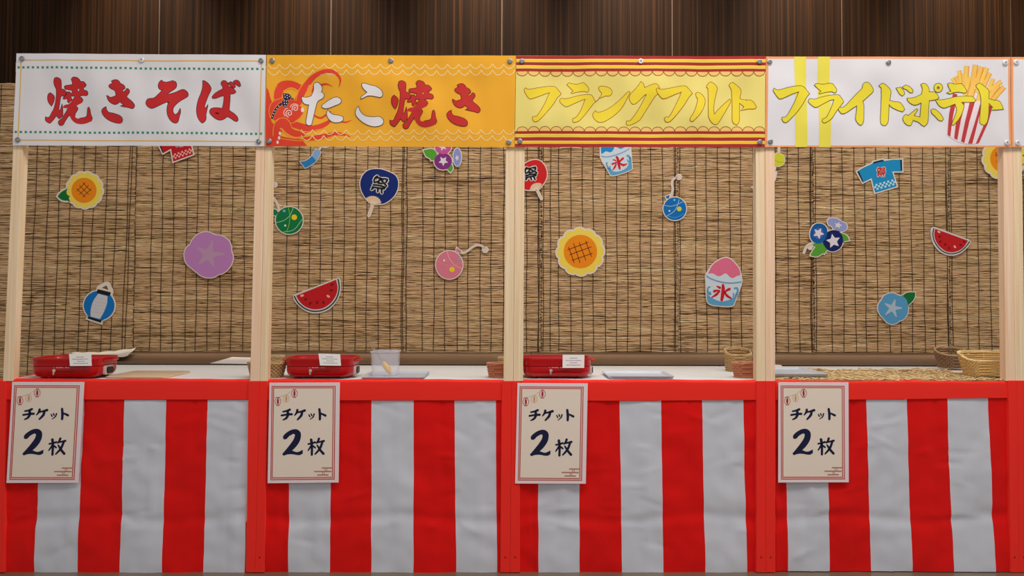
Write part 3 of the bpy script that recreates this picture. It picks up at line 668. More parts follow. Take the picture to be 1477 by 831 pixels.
for y0, y1, m, l in ((80.6, 103.0, dr2, 2), (80.6, 85.0, dr, 3), (85.0, 89.6, cl, 3), (86.0, 88.9, yy, 4), (94.1, 98.8, cl, 3), (95.0, 98.0, yy, 4), (189.2, 211.9, dr2, 2), (193.2, 198.0, cl, 3), (194.0, 197.3, yy, 4), (198.4, 202.6, dr, 3), (203.0, 207.4, cl, 3), (203.8, 206.8, yy, 4), (207.8, 211.9, dr, 3)):
    band(2, y0, y1, m, l)
S_ = []; S2 = []
for i in range(22):
    a = 745.3+i*16.28
    for (y, sg) in ((103.2, 1), (189.2, -1)):
        S2.append([(a+8.1-7.9*math.cos(PI*t/8), y+sg*6.2*math.sin(PI*t/8)) for t in range(9)])
        S_.append(stroke([(a+8.1-7.9*math.cos(PI*t/8), y+sg*6.4*math.sin(PI*t/8)) for t in range(9)], .8, n=1, cap=False))
bprint(2, 'scallop_fill', S2, pk, 3, kind='stuff'); bprint(2, 'scallop_line', S_, inkr, 5, kind='stuff')
og = pc('border_orange', 246, 164, 110)
for k in (3, 4):
    q = BQ[k]; ins = [(q[0][0]+3.2, q[0][1]+3.2), (q[1][0]-3.2, q[1][1]+3.2), (q[2][0]-3.2, q[2][1]-2.4), (q[3][0]+3.2, q[3][1]-2.4)]
    bprint(k, 'border_line', [(q, [ins])], og, 1)
bprint(3, 'yellow_stripe', [[(1145.6, 81.6), (1162.8, 81.7), (1164.2, 212), (1147.2, 212)]], pc('lemon_stripe', 240, 226, 84), 4)
bprint(3, 'yellow_stripe', [[(1179.8, 81.7), (1197, 81.8), (1198, 212.1), (1181.3, 212)]], MATS['print_lemon_stripe'], 4)
# fries picture
s9 = 127/782
fr = lambda pts: T(1350, 80, s9, pts)
FR = [(145,200,182,262,28),(182,182,205,262,26),(210,132,228,262,32),(245,158,258,262,28),(278,92,272,262,38),(408,98,350,300,36),(310,185,262,350,34),(355,82,325,330,40),(455,108,372,330,36),(484,155,400,330,32),(352,195,302,370,36),(430,215,440,262,30),(515,205,470,300,30),(562,262,452,385,36),(585,230,470,310,32),(608,278,500,400,36),(400,330,372,420,40),(330,320,310,380,36),(520,310,455,400,34)]
random.seed(5)
for i, (x0, y0, x1, y1, wd) in enumerate(FR):
    bprint(3, 'fry_print', [stroke(fr([(x0, y0), (x1, y1)]), wd*s9*1.2, n=1, cap=False)], pc('fry_edge', 232, 158, 50), 4+(i % 2)*.5)
    bprint(3, 'fry_print', [stroke(fr([(x0-3, y0+2), (x1-3, y1)]), wd*s9*.88, n=1, cap=False)], pc('fry_yellow%d' % (i % 2), 250, 206-8*(i % 2), 96), 5+(i % 2)*.5)
bprint(3, 'fry_box_print', [sl(1350, 80, s9, [(150,335),(260,372),(360,405),(440,410),(505,440),(490,500),(440,640),(380,780),(300,790),(200,770),(100,712),(112,600),(130,450)], 40)], pc('box_white', 240, 226, 230), 6)
tp = [(150,335),(190,347),(212,385),(258,402),(300,404),(345,408),(385,440),(402,440),(470,440),(503,440)]
bt = [(103,706),(128,722),(160,738),(188,752),(220,765),(250,778),(283,785),(322,786),(352,786),(382,776)]
for i in range(0, 10, 2):
    mid = lambda p, q, f: (p[0]+(q[0]-p[0])*f, p[1]+(q[1]-p[1])*f)
    bow = -10 if i < 6 else (12 if i == 8 else 0)
    bprint(3, 'fry_box_stripe', [fr([tp[i], tp[i+1], (mid(tp[i+1], bt[i+1], .5)[0]+bow, mid(tp[i+1], bt[i+1], .5)[1]), bt[i+1], bt[i], (mid(tp[i], bt[i], .5)[0]+bow, mid(tp[i], bt[i], .5)[1])])], pc('box_red', 200, 62, 66), 7)
# octopus picture
s10 = 140/776
oc = lambda pts, n=True: sl(375, 70, s10, pts)
ost = lambda pts, wd: stroke(T(375, 70, s10, pts), [x*s10 for x in wd] if isinstance(wd, list) else wd*s10)
ored = pc('octopus_red', 234, 70, 48); oline = pc('octopus_line', 250, 164, 52); owh = pc('octopus_white', 250, 222, 214)
bprint(1, 'octopus_print', [oc([(52,315),(66,330),(85,400),(96,430),(78,500),(85,560),(112,600),(110,650),(46,650),(46,522)]),
 oc([(105,400),(110,340),(130,290),(170,258),(230,252),(290,268),(330,290),(312,325),(300,332),(280,318),(240,322),(200,335),(180,355),(172,392),(130,402)]),
 oc([(90,440),(120,405),(180,390),(250,400),(290,430),(320,460),(355,480),(345,520),(310,560),(260,590),(200,600),(150,590),(110,570),(80,530),(75,480)]),
 ost([(300,440),(330,360),(370,290),(430,222),(500,188),(570,184),(620,210),(642,255),(628,308)], [60, 56, 52, 44, 36, 30, 24, 16, 3]),
 ost([(395,335),(430,312),(490,290),(533,284),(580,302)], [44, 34, 20, 13, 2]), ost([(415,525),(480,552),(530,520),(562,500)], [14, 18, 14, 8]),
 ost([(250,600),(320,622),(400,640),(470,625),(530,595),(565,568)], [50, 54, 50, 46, 36, 20]), ost([(640,580),(685,588),(735,570)], [12, 14, 2]),
 oc([(105,640),(130,575),(200,555),(240,600),(262,640),(330,660),(380,670),(340,708),(280,718),(230,704),(180,660),(150,720),(60,720)]), oc([(46,640),(150,640),(160,700),(250,718),(330,728),(378,780),(200,782),(46,782)]),
 ost([(345,722),(420,718),(520,700),(600,682),(660,686),(725,705)], [22, 38, 38, 28, 22, 2])], ored, 3, kind='stuff')
bprint(1, 'octopus_line_print', [ost(p, 5.2) for p in ([(110,600),(80,540),(75,480),(105,425),(180,392)], [(106,700),(112,630),(140,572),(200,558),(240,590),(262,640),(330,662),(380,668)], [(288,420),(305,350),(345,280),(410,212),(500,170),(570,165)], [(250,600),(300,580),(345,520)], [(108,398),(112,340),(135,288)], [(180,640),(230,704),(280,718),(340,708)], [(90,560),(110,600),(160,560)], [(160,720),(250,732),(330,740)])], oline, 4, kind='stuff')
SU = []
for i in range(12): a = i/11; SU.append(T(375, 70, s10, circ(395-45*a+30*a*a+(18 if i % 2 else 0), 300+100*a, 11, 11, 10)))
for i in range(14): a = i/13; SU.append(T(375, 70, s10, circ(190+110*a, 345-25*math.sin(PI*a)-4, 8, 8, 10)))
for i in range(16): a = i/15; SU.append(T(375, 70, s10, circ(330+180*a, 668+math.sin(a*7)*3-32*a*a, 5, 5, 8)))
for i in range(13): a = i/12; SU.append(T(375, 70, s10, circ(170+150*a, 645+70*math.sin(a*1.9), 8, 8, 8)))
for i in range(12): a = i/11; SU.append(T(375, 70, s10, circ(390+190*a, 742-12*a-30*a*a, 5, 5, 8)))
bprint(1, 'sucker_print', SU, oline, 5, kind='stuff')
WH = [T(375, 70, s10, circ(400+26*i, 232-30*math.sin((i+1)/7.5*1.5)+0, 6, 3, 8)) for i in range(8)]
WH = [T(375, 70, s10, circ(490+15.5*i, 213-8*math.sin(i/7*PI), 5, 3, 8)) for i in range(8)]
WH += [T(375, 70, s10, circ(x, y, 10, 14, 12)) for x, y in ((162, 680), (155, 716), (142, 750))]
WH += [T(375, 70, s10, circ(341, 491, 13, 20, 14))]
def spiral(cx, cy, r, a0): return ost([(cx+r*(1-t/13)*math.cos(a0+t*.85), cy+r*(1-t/13)*1.1*math.sin(a0+t*.85)) for t in range(12)], 6.5)
WH += [spiral(236, 520, 30, 1.8), spiral(284, 480, 28, 2.6), arcline(375+230*s10, 70+515*s10, 38*s10, 36*s10, 130, 260, 5*s10), arcline(375+278*s10, 70+478*s10, 36*s10, 34*s10, 190, 330, 5*s10)]
bprint(1, 'octopus_eye_print', WH, owh, 6, kind='stuff')
BD = [[(182,356),(212,358),(236,366),(251,384),(240,410),(205,410),(186,402)], [(182,412),(215,406),(232,430),(205,476),(182,456),(176,430)], [(250,392),(276,405),(252,410)]]
bprint(1, 'bandana_print', [offset(oc(p), .5) for p in BD]+[ost([(172,440),(130,485),(98,560)], 27)], oline, 6, kind='stuff')
bprint(1, 'bandana_print', [oc(p) for p in BD]+[ost([(170,442),(130,486),(99,558)], 20)], pc('bandana_navy', 30, 30, 76), 7, kind='stuff')
bprint(1, 'bandana_dot_print', [T(375, 70, s10, circ(x, y, 4.6, 4.6, 8)) for x, y in ((196,368),(216,374),(236,382),(200,388),(220,394),(194,420),(212,420),(196,440),(214,440),(202,460),(152,462),(136,482),(122,502),(112,524),(102,546))], owh, 8, kind='stuff')
# fixings
GR = [(0, 32, 85, 0), (0, 204.5, 86.4, 1), (0, 377.3, 88, 0), (0, 26.4, 202, 0), (0, 373.2, 204.4, 0), (1, 392.8, 87.6, 0), (1, 564, 88, 0), (1, 735.6, 88.7, 0), (1, 388.5, 204, 0), (1, 733.7, 205.4, 0),
      (2, 753, 88.5, 0), (2, 924, 88.5, 2), (2, 1095, 89.3, 0), (2, 749.8, 203.8, 0), (2, 1095.6, 205.4, 0), (3, 1109.8, 89.4, 0), (3, 1280.5, 90.7, 0), (3, 1449.4, 90.7, 1), (3, 1111, 204.4, 0), (3, 1451.6, 206, 1), (4, 1465, 90.2, 1), (4, 1467.4, 206, 1)]
for k, u, v, ty in GR:
    c = px(u, v, BY); y = BY+drp[k][0](c.x, c.z)-.0055; r = .0108
    n = 20; rg = lambda rr, yy: [(c.x+rr*math.cos(2*PI*i/n), yy, c.z+rr*math.sin(2*PI*i/n)) for i in range(n)]
    g = MB().loft([rg(r, y+.002), rg(r, y), rg(r*.78, y-.0016), rg(r*.42, y-.001)], cap0=False, cap1=False).build('grommet', [M_grommet, M_grommet_light, mat('white_washer', (244, 244, 240), rough=.4)][ty], roots[k], smooth=True)
    MB().loft([rg(r*.44, y+.0004), rg(r*.3, y-.0004)], cap0=False).build('screw', M_steel, g)

# ================================================================== REED BLINDS
XB = [px(u, 300, YB).x for u in (-200, -4, 192, 388, 584, 781, 978, 1173, 1370, 1566)]
def reeds(wid, hgt, seed):
    rs = np.random.RandomState(seed); nx = 30; xs = np.linspace(0, wid, nx+1); V = []; F = []; tint = []
    z = 0.0; k = 0
    while z < hgt:
        r = rs.uniform(.0022, .0037); tt = rs.uniform(0, 1)**.9
        dz = rs.normal(0, .0011, nx+1); dz = np.convolve(dz, [.25, .5, .25], 'same')*2.0
        dz += np.interp(xs, np.linspace(0, wid, 6), rs.normal(0, .0014, 6)); dy = rs.normal(0, .0012, nx+1)
        # reeds are short lengths laid end to end: the shade changes where one begins
        nseg = rs.randint(2, 5); cuts = np.sort(rs.uniform(0, wid, nseg)); tl = rs.uniform(0, 1, nseg+1)
        b = len(V)
        for i in range(nx+1):
            rr = r*(1+rs.uniform(-.22, .22)); x = xs[i]+(rs.uniform(-.004, .004) if i in (0, nx) else 0)
            zc = z+dz[i]; yc = dy[i]
            V += [(x, yc-rr*.9, zc), (x, yc, zc+rr*1.15), (x, yc+rr, zc), (x, yc, zc-rr*1.15)]
            t_ = tl[np.searchsorted(cuts, x)]*.75+tt*.25
            tint += [min(1, max(0, t_+rs.uniform(-.05, .05)))]*4
        for i in range(nx):
            for q in range(4): F.append((b+i*4+q, b+i*4+(q+1) % 4, b+i*4+4+(q+1) % 4, b+i*4+4+q))
        z += r*rs.uniform(1.35, 1.9)
    me = bpy.data.meshes.new('reeds'); me.from_pydata(V, [], F); me.materials.append(M_reed)
    at = me.attributes.new('tint', 'FLOAT', 'POINT'); at.data.foreach_set('value', tint); me.update()
    me.polygons.foreach_set('use_smooth', [True]*len(me.polygons))
    return me
WB = XB[5]-XB[4]-.004
ZTOP = px(8, 120, YB).z
rm = [reeds(WB, ZTOP-BZ-.008, 3+i) for i in range(4)]; rlong = reeds(WB, ZTOP-.42, 11)
bl_lab = ['reed blind beyond the leftmost post, at the left photo edge', 'reed blind with the small leafed sunflower and blue lantern, hanging below the tables', 'reed blind with the lilac flower, behind the yakisoba stall',
          'reed blind with the navy fan and green water balloon', 'reed blind with the pink water balloon, right half of the octopus banner stall', 'reed blind with the big sunflower and the blue water balloon',
          'reed blind with the pink shaved ice, behind the third stall', 'reed blind with the blue festival coat and pale blue flower, behind the straw mat', 'reed blind behind the cream basket at the right photo edge']
for i in range(9):
    long_ = i < 2; zb = .42 if long_ else BZ+.005+(0.002*(i % 2))
    root = empty('reed_blind', (XB[i], YB, zb), bl_lab[i], 'blind', 'reed blinds hung side by side')
    dY = .0 if i % 2 else .012
    o = bpy.data.objects.new('reeds', rlong if long_ else rm[i % 4]); C.objects.link(o); o.parent = root; o.location = (.002, dY, 0); o['kind'] = 'stuff'
    random.seed(20+i)
    xs_ = [.010]+[.035+.0725*j+random.uniform(-.004, .004) for j in range(1, 12)]+[WB-.012]
    if i in (5,): xs_ += [.035+.02]
    for j, x in enumerate(xs_):
        ph = random.uniform(0, 9); pts = []
        drift = -.05*(1 if i == 1 else .12)*random.uniform(.6, 1.1)
        h = ZTOP-zb-.01
        for q in range(34):
            z = h*q/33; pts.append((XB[i]+.002+x+drift*(1-z/h)*(1 if i == 1 else (.4 if i > 5 else .1))*(-1 if i > 5 else 1)+.0022*math.sin(z*9+ph)+random.uniform(-.0009, .0009), YB+dY-.0042, zb+z))
        MB().tube(pts, .0023, 4).build('binding_string', M_string, root)
tl_ = empty('blind_rack', ((XB[0]+XB[-1])/2, YB+.03, FZ), 'pipe rack standing behind the reed blinds that carries their tops', 'rack')
MB().tube([(XB[0], YB+.034, ZTOP-.015), (XB[-1], YB+.034, ZTOP-.015)], .0155, 10).build('cross_pipe', M_steel, tl_, smooth=True)
for i in (0, 2, 4, 6, 8, 9):
    MB().tube([(XB[i]+.01, YB+.066, FZ), (XB[i]+.01, YB+.066, ZTOP)], .015, 10).build('upright_pipe', M_steel, tl_, smooth=True)

# ================================================================== CUT-OUT DECORATIONS ON THE BLINDS
YC = YB-.011
borderm = pc('cut_white', 226, 214, 200)
ALLC = {}
def cut(name, label, cat, backs, layers, grow=1.9, Yc=YC):
    """backs: outlines in photo pixels of the coloured shape (white edge added), layers: (part name, polygons, colour)"""
    P = [p for b in backs for p in (b[0] if isinstance(b[0], list) else b)]
    bt_ = max(P, key=lambda p: p[1]); c = px(sum(p[0] for p in P)/len(P), bt_[1], Yc)
    root = empty(name, (c.x, Yc, c.z), label, cat, 'festival cut-outs pinned on the reed blinds')
    for b in backs:
        if isinstance(b[0], list): sh = (offset(b[0], grow), [offset(h, -grow*.6) for h in b[1]])
        else: sh = offset(b, grow)
        bk = flat('backing', [sh], borderm, root, Yc, thick=.0045)
    for i, (nm, polys, m) in enumerate(layers): flat(nm, polys, m, root, Yc, lay=i+1.5, kind='stuff' if len(polys) > 1 else None)
    return root
org = pc('sun_orange', 238, 138, 8); sy_ = pc('sun_yellow', 240, 212, 84); brn = pc('sun_brown', 104, 40, 14); lgr = pc('leaf_green', 6, 110, 48); lgr2 = pc('leaf_mid', 84, 158, 48)
def petals(cx, cy, R, n, rot=0, k=.15, m=156):
    return [(cx+R*(1-k+k*math.sqrt(abs(math.cos(n/2*a))))*math.cos(a+rot), cy+R*(1-k+k*math.sqrt(abs(math.cos(n/2*a))))*math.sin(a+rot)) for a in (2*PI*i/m for i in range(m))]
s = 90/935
A = lambda pts: T(70, 235, s, pts)
gl_ = []
for i in (-1, 0, 1):
    for sg in (1, -1):
        cx, cy = 533+i*62*.72, 405-sg*i*62*.72*1.0
        L_ = 100 if i == 0 else 92; a = PI/4*sg
        gl_.append(A(stroke([(cx-L_*math.cos(a), cy-L_*math.sin(a)), (cx+L_*math.cos(a), cy+L_*math.sin(a))], 9, n=1, cap=False)))
cut('sunflower_cutout', 'small sunflower cut-out with one green leaf at its left', 'sunflower', [A(petals(540, 408, 274, 13, .1, .11, 104)), sl(70, 235, s, [(300,385),(250,400),(180,440),(132,502),(180,550),(250,572),(330,560),(360,470)])],
    [('leaf', [sl(70, 235, s, [(300,390),(250,402),(185,442),(136,502),(185,548),(250,568),(330,560),(360,470)])], lgr), ('petals', [A(petals(540, 408, 272, 13, .1))], sy_), ('disc', [A(circ(532, 412, 188, n=48))], org), ('crosshatch', gl_, brn)])
s = 90/880
A = lambda pts: T(795, 320, s, pts)
g4 = [((245,355),(325,580)),((315,300),(408,580)),((395,290),(490,545)),((485,270),(570,495)),((230,395),(525,288)),((260,465),(568,352)),((290,545),(585,443))]
cut('sunflower_cutout', 'big leafless sunflower cut-out in the middle of the left half of the third stall', 'sunflower', [A(petals(412, 422, 336, 12, -.05, .11, 96))],
    [('petals', [A(petals(412, 422, 334, 12, -.05))], sy_), ('disc', [A(circ(412, 420, 236, n=56))], org), ('crosshatch', [A(stroke([a, b], 11, n=1, cap=False)) for a, b in g4], brn)])
s = 72/997
A = lambda pts: T(1405, 205, s, pts)
cut('sunflower_cutout', 'sunflower cut-out partly hidden by the rightmost post and banner', 'sunflower', [A(petals(600, 318, 426, 13, .12, .11, 104)), sl(1405, 205, s, [(960,200),(1100,120),(1200,230),(1150,400),(1050,470),(950,430)])],
    [('leaf', [sl(1405, 205, s, [(960,200),(1100,120),(1200,230),(1150,400),(1050,470),(950,430)])], lgr), ('petals', [A(petals(600, 318, 424, 13, .12))], sy_), ('disc', [A(circ(600, 330, 280, n=56))], org),
     ('crosshatch', [A(stroke([a, b], 15, n=1, cap=False)) for a, b in (((430,205),(560,480)),((540,150),(680,450)),((420,275),(700,160)),((440,395),(760,260)),((500,490),(780,360)))], brn)])
# festival coats (the red one is the blue one turned a little and slightly smaller)
s = 90/1068
HB = [(130,328),(250,255),(390,193),(414,160),(572,118),(600,145),(740,124),(905,120),(908,325),(735,325),(812,580),(442,690),(382,440),(232,515)]
def kanji_fest(cx, cy, sc_, rot, wk):
    K = [[(-.26,-.96),(-.54,-.72),(-.66,-.36)], [(-.46,-.76),(-.02,-.72),(-.14,-.36),(-.66,-.2)], [(.1,-.66),(.86,-.64),(.70,-.28)], [(-.02,-.76),(.38,-.28),(.84,.14)], [(-.2,-.18),(.3,-.10)],
         [(-.74,.08),(0,.12),(.7,.28)], [(-.82,.32),(0,.40),(.62,.44)], [(-.14,.44),(-.16,.86)], [(-.66,.44),(-.9,.62)], [(.26,.52),(.32,.98)]]
    c_, s_ = math.cos(rot), math.sin(rot)
    return [stroke([(cx+sc_*(x*c_-y*s_), cy+sc_*(x*s_+y*c_)) for x, y in q], wk, n=3) for q in K]
def happi(tf, fill, trim, kan, chk, label):
    pts = lambda P: [tf(*p) for p in T(1225, 220, s, P)]
    ck = [[(465,553),(532,535),(598,517),(665,498),(735,480)], [(443,592),(507,578),(573,560),(640,542),(708,524),(770,507)], [(482,622),(550,602),(617,585),(685,567),(752,547)]]
    q = []
    for r in ck:
        for x, y in r: q.append(pts([(x+17*math.cos(a)*1.41, y+17*math.sin(a)*1.41) for a in (PI/4-.27+i*PI/2 for i in range(4))]))
    ks = [pts(p) for p in kanji_fest(545, 335, 88, -.27, 19)]
    cut('festival_coat_cutout', label, 'coat cutout', [pts(HB)], [('coat', [pts(HB)], fill),
        ('trim', [pts([(138,330),(165,318),(238,488),(222,505)]), pts([(868,128),(898,126),(905,308),(880,310)]), pts([(415,170),(430,158),(570,126),(590,152),(500,170),(415,195)])], trim),
        ('checker_band', q, chk), ('character_edge', [pts(p) for p in kanji_fest(545, 335, 88, -.27, 40)], borderm), ('character', ks, kan)], grow=1.7)
happi(lambda u, v: (u, v), pc('happi_blue', 22, 142, 196), pc('trim_navy', 34, 38, 62), pc('kanji_red', 206, 44, 50), pc('check_pale', 190, 224, 236), 'bright blue festival coat cut-out with a red character, high behind the fourth stall')
def tfr(u, v, a=math.radians(-4.3), k=.9):
    x, y = u-1261.2, v-279.4; return (248.9+k*(x*math.cos(a)+y*math.sin(-a)*-1), 234.4+k*(x*math.sin(a)+y*math.cos(a)))
happi(tfr, pc('happi_red', 190, 20, 30), MATS['print_trim_navy'], pc('kanji_black', 22, 22, 26), pc('check_pink', 240, 176, 172), 'red festival coat cut-out hanging half behind the white yakisoba banner')
# flat flowers
s = 90/831
A = lambda pts: sl(255, 325, s, pts)
def starf(cx, cy, tips, ri, rot0=0, w=None):
    P = []; n = len(tips)
    for i in range(n):
        x, y = tips[i]; a = math.atan2(y-cy, x-cx); x2, y2 = tips[(i+1) % n]; b = math.atan2(y2-cy, x2-cx)
        d = (b-a) % (2*PI); m_ = a+d/2; ww = (w or 0)
        nx_, ny_ = -math.sin(a), math.cos(a)
        P += [(x-nx_*ww, y-ny_*ww), (x+nx_*ww, y+ny_*ww), (cx+ri*math.cos(m_), cy+ri*math.sin(m_))]
    return P
mg = [(400,90),(460,105),(510,130),(590,138),(675,190),(718,262),(728,350),(748,420),(732,508),(682,585),(615,638),(555,655),(498,688),(420,698),(332,675),(264,625),(205,575),(136,516),(105,440),(102,370),(126,304),(176,258),(202,204),(255,142),(322,102)]
cut('morning_glory_cutout', 'large lilac morning glory cut-out without leaves', 'flower', [A(mg)], [('flower', [A(mg)], pc('lilac', 186, 126, 184)), ('star', [smooth_loop(T(255, 325, s, starf(425, 390, [(478,205),(632,380),(498,555),(288,518),(276,297)], 72, w=9)), thr=70)], pc('lilac_pale', 186, 146, 176))], grow=1.2)
s = 75/959
A = lambda pts: sl(1255, 410, s, pts)
bf = [(410,165),(470,178),(530,210),(590,218),(650,260),(685,320),(700,400),(702,480),(678,570),(610,650),(540,676),(480,720),(400,736),(315,708),(250,632),(185,562),(147,470),(155,375),(212,290),(252,222),(325,178)]
lf = [(600,215),(660,165),(740,148),(832,152),(828,225),(785,312),(700,385),(660,330)]
cut('morning_glory_cutout', 'pale blue morning glory cut-out with one dark green leaf', 'flower', [A(bf), A(lf)], [('leaf', [A(lf)], lgr), ('flower', [A(bf)], pc('sky_blue', 84, 154, 198)), ('star', [smooth_loop(T(1255, 410, s, starf(415, 440, [(460,285),(590,440),(485,605),(285,560),(270,355)], 62, w=9)), thr=70)], pc('pale_grey_blue', 172, 190, 204))], grow=1.2)
# paper lantern
s = 70/776
A = lambda pts: sl(110, 400, s, pts)
body = A(circ(366, 452, 246, 236, 40))
han = (A([(330,240),(352,160),(420,118),(475,90),(515,98),(538,150),(572,225),(560,290)]), [A([(385,172),(475,118),(502,140),(530,225)])])
cut('lantern_cutout', 'blue and white paper lantern cut-out with black rims', 'lantern', [body, han, A([(190,622),(410,690),(398,736),(172,662)])],
    [('blue_body', [body], pc('lantern_blue', 0, 112, 186)), ('white_panel', [A([(352,262),(500,303),(492,420),(440,560),(378,668),(228,628),(232,520),(272,380)])], pc('lantern_white', 206, 204, 208)),
     ('fold_line', [A(stroke([(290-i*10+18, 330+i*55), (480-i*16+18, 372+i*50)], 6, n=1, cap=False)) for i in range(5)], pc('lantern_line', 184, 186, 196)),
     ('top_rim', [A([(345,190),(555,242),(537,300),(325,250)])], pc('rim_black', 22, 20, 22)), ('bottom_rim', [A([(190,628),(405,690),(395,728),(180,657)])], MATS['print_rim_black'])], grow=1.7)
# water balloons
def balloon(label, o_, s, c, r, neck, string, ring, fill, dots, lines, colr):
    A = lambda pts: T(o_[0], o_[1], s, pts)
    backs = [A(circ(c[0], c[1], r[0], r[1], 44)), A(neck), A(stroke(string, 7, n=4, cap=False)), (A(circ(ring[0], ring[1], ring[2], ring[2], 20)), [A(circ(ring[0], ring[1], ring[2]*.34, ring[2]*.34, 10))])]
    lay = [('balloon', [backs[0], backs[1]], fill), ('rubber_string', [A(stroke(string, 8, n=4, cap=False)), (A(circ(ring[0], ring[1], ring[2]*.85, ring[2]*.85, 18)), [A(circ(ring[0], ring[1], ring[2]*.55, ring[2]*.55, 12))])], pc('string_rose', 214, 188, 176))]
    for i, (pl, m) in enumerate(lines): lay.append(('swirl_line', [A(stroke(p, 8, n=4, cap=False)) for p in pl], m))
    for (x, y, rr, m) in dots: lay.append(('dot', [A(circ(x, y, rr, rr, 18))], m))
    cut('water_balloon_cutout', label, 'balloon', backs, lay, grow=1.3)
wh = pc('balloon_white', 222, 226, 216); ylw = pc('dot_yellow', 232, 206, 30)
balloon('green water balloon cut-out half behind the post between the first two stalls', (385, 255), 60/554, (298, 582), (180, 180), [(70,425),(125,440),(150,480),(110,520),(60,500)], [(160,440),(140,370),(110,315),(60,250),(55,180),(95,115)], (103,105,28), pc('balloon_green', 0, 116, 62),
    [(230,455,20,pc('dot_blue', 110, 170, 196)), (365,540,38,ylw), (245,650,14,wh)], [([[(120,612),(230,580),(310,510),(350,412)], [(220,735),(360,705),(470,565)]], pc('line_mint', 150, 206, 160)), ([[(285,405),(306,520),(295,640),(260,735)]], pc('line_lime', 130, 190, 40))], None)
balloon('pink water balloon cut-out with its string curling to the right', (610, 340), 110/1306, (452, 500), (228, 240), [(580,205),(650,262),(610,290),(565,268)], [(640,285),(700,295),(760,265),(830,210),(900,170),(950,160),(1010,178),(1050,210)], (1068,240,42), pc('balloon_pink', 216, 122, 142),
    [(500,580,46,ylw), (620,402,28,pc('dot_greyblue', 150, 160, 186)), (365,425,18,wh)], [([[(415,270),(450,380),(540,500),(670,565)]], pc('line_rose', 238, 190, 190)), ([[(240,430),(380,495),(520,510),(675,452)]], pc('line_peach', 232, 150, 120))], None)
balloon('blue water balloon cut-out with its string rising', (945, 240), 60/554, (262, 565), (152, 152), [(142,400),(192,380),(185,425),(150,430)], [(215,400),(235,300),(222,230),(240,175),(290,142)], (315,140,30), pc('balloon_blue', 0, 106, 180),
    [(320,567,32,pc('dot_lime', 204, 208, 70)), (255,447,15,pc('dot_sky', 110, 190, 224)), (190,593,12,wh)], [([[(115,515),(200,532),(290,510),(370,468)], [(318,440),(300,510),(250,600),(150,665)]], pc('line_ice', 150, 196, 222)), ([[(160,660),(270,682),(385,628)]], pc('line_aqua', 60, 160, 206))], None)
# hand fans
def fan(label, o_, s, outl, handle, fold, fc, kan, fill, rotk, ink_):
    A = lambda pts: T(o_[0], o_[1], s, pts); ol = sl(o_[0], o_[1], s, outl); k = len(fold)
    ribs = []
    for i in range(9):
        a = fc[2]+(fc[3]-fc[2])*i/8; ribs.append(A(stroke([(fc[0]+20*math.cos(a), fc[1]+20*math.sin(a)), (fc[0]+fc[4]*math.cos(a), fc[1]+fc[4]*math.sin(a))], 6, n=1, cap=False)))
    cut('hand_fan_cutout', label, 'fan', [ol, A(stroke(handle, 22, n=2))], [('fan_face', [ol], fill), ('rib_area', [sl(o_[0], o_[1], s, fold)], pc('fan_beige', 222, 184, 144)), ('rib', ribs, pc('fan_rib', 240, 226, 206)),
        ('handle', [A(stroke(handle, 16, n=2))], pc('fan_handle', 226, 196, 166)), ('character_edge', [A(p) for p in kanji_fest(kan[0], kan[1], kan[2], rotk, kan[3]*1.9)], pc('fan_white', 226, 224, 222)), ('character', [A(p) for p in kanji_fest(kan[0], kan[1], kan[2], rotk, kan[3])], ink_)], grow=1.3)
fan('navy hand fan cut-out with a black character', (505, 230), 85/785, [(320,128),(420,133),(520,168),(595,208),(632,265),(640,340),(620,426),(572,502),(495,565),(430,592),(330,596),(280,585),(222,535),(160,438),(135,340),(145,262),(188,188),(245,145)],
    [(300,600),(270,690),(248,752)], [(208,518),(250,495),(290,487),(345,495),(385,522),(405,555),(412,586),(330,596),(280,585)], (305, 605, PI+.75, 2*PI-.08, 118), (392, 335, 118, 25), pc('fan_navy', 8, 38, 112), .06, MATS['print_kanji_black'])
fan('red hand fan cut-out partly behind the second post pair', (750, 220), 60/665, [(75,178),(150,138),(240,118),(318,132),(374,184),(416,260),(430,350),(415,428),(372,505),(300,585),(260,600),(170,600),(70,590),(0,545),(-55,450),(-75,330),(-40,235)],
    [(275,600),(312,680),(345,742)], [(160,596),(180,535),(210,505),(260,488),(315,488),(355,508),(300,585),(260,600)], (262, 605, PI+.1, 2*PI-.75, 110), (172, 338, 120, 28), pc('fan_red', 204, 26, 26), -.30, MATS['print_kanji_black'])
# watermelon slices
def melon(label, o_, s, rind, flesh, seeds, pale):
    A = lambda pts: T(o_[0], o_[1], s, pts); fl = sl(o_[0], o_[1], s, flesh)
    cx = sum(p[0] for p in flesh)/len(flesh); cy = sum(p[1] for p in flesh)/len(flesh)
    sd = lambda x, y, a, b: A(circ(x, y, a, b, 14, math.atan2(cy-150-y, cx-x)))
    hull = sl(o_[0], o_[1], s, rind[0]+rind[1][::-1])
    cut('watermelon_cutout', label, 'watermelon', [hull], [('white_rind', [hull], pc('melon_white', 206, 204, 200)), ('green_rind', [A(stroke(rind[2], 24, n=4, cap=False))], pc('melon_dark', 36, 48, 54)), ('flesh', [fl], pc('melon_red', 194, 22, 28)),
        ('seed', [sd(x, y, 34, 19) for x, y in seeds], pc('melon_seed', 112, 8, 16)), ('pale_seed', [sd(x, y, 36, 22) for x, y in pale], pc('melon_pale', 240, 176, 160))], grow=.7)
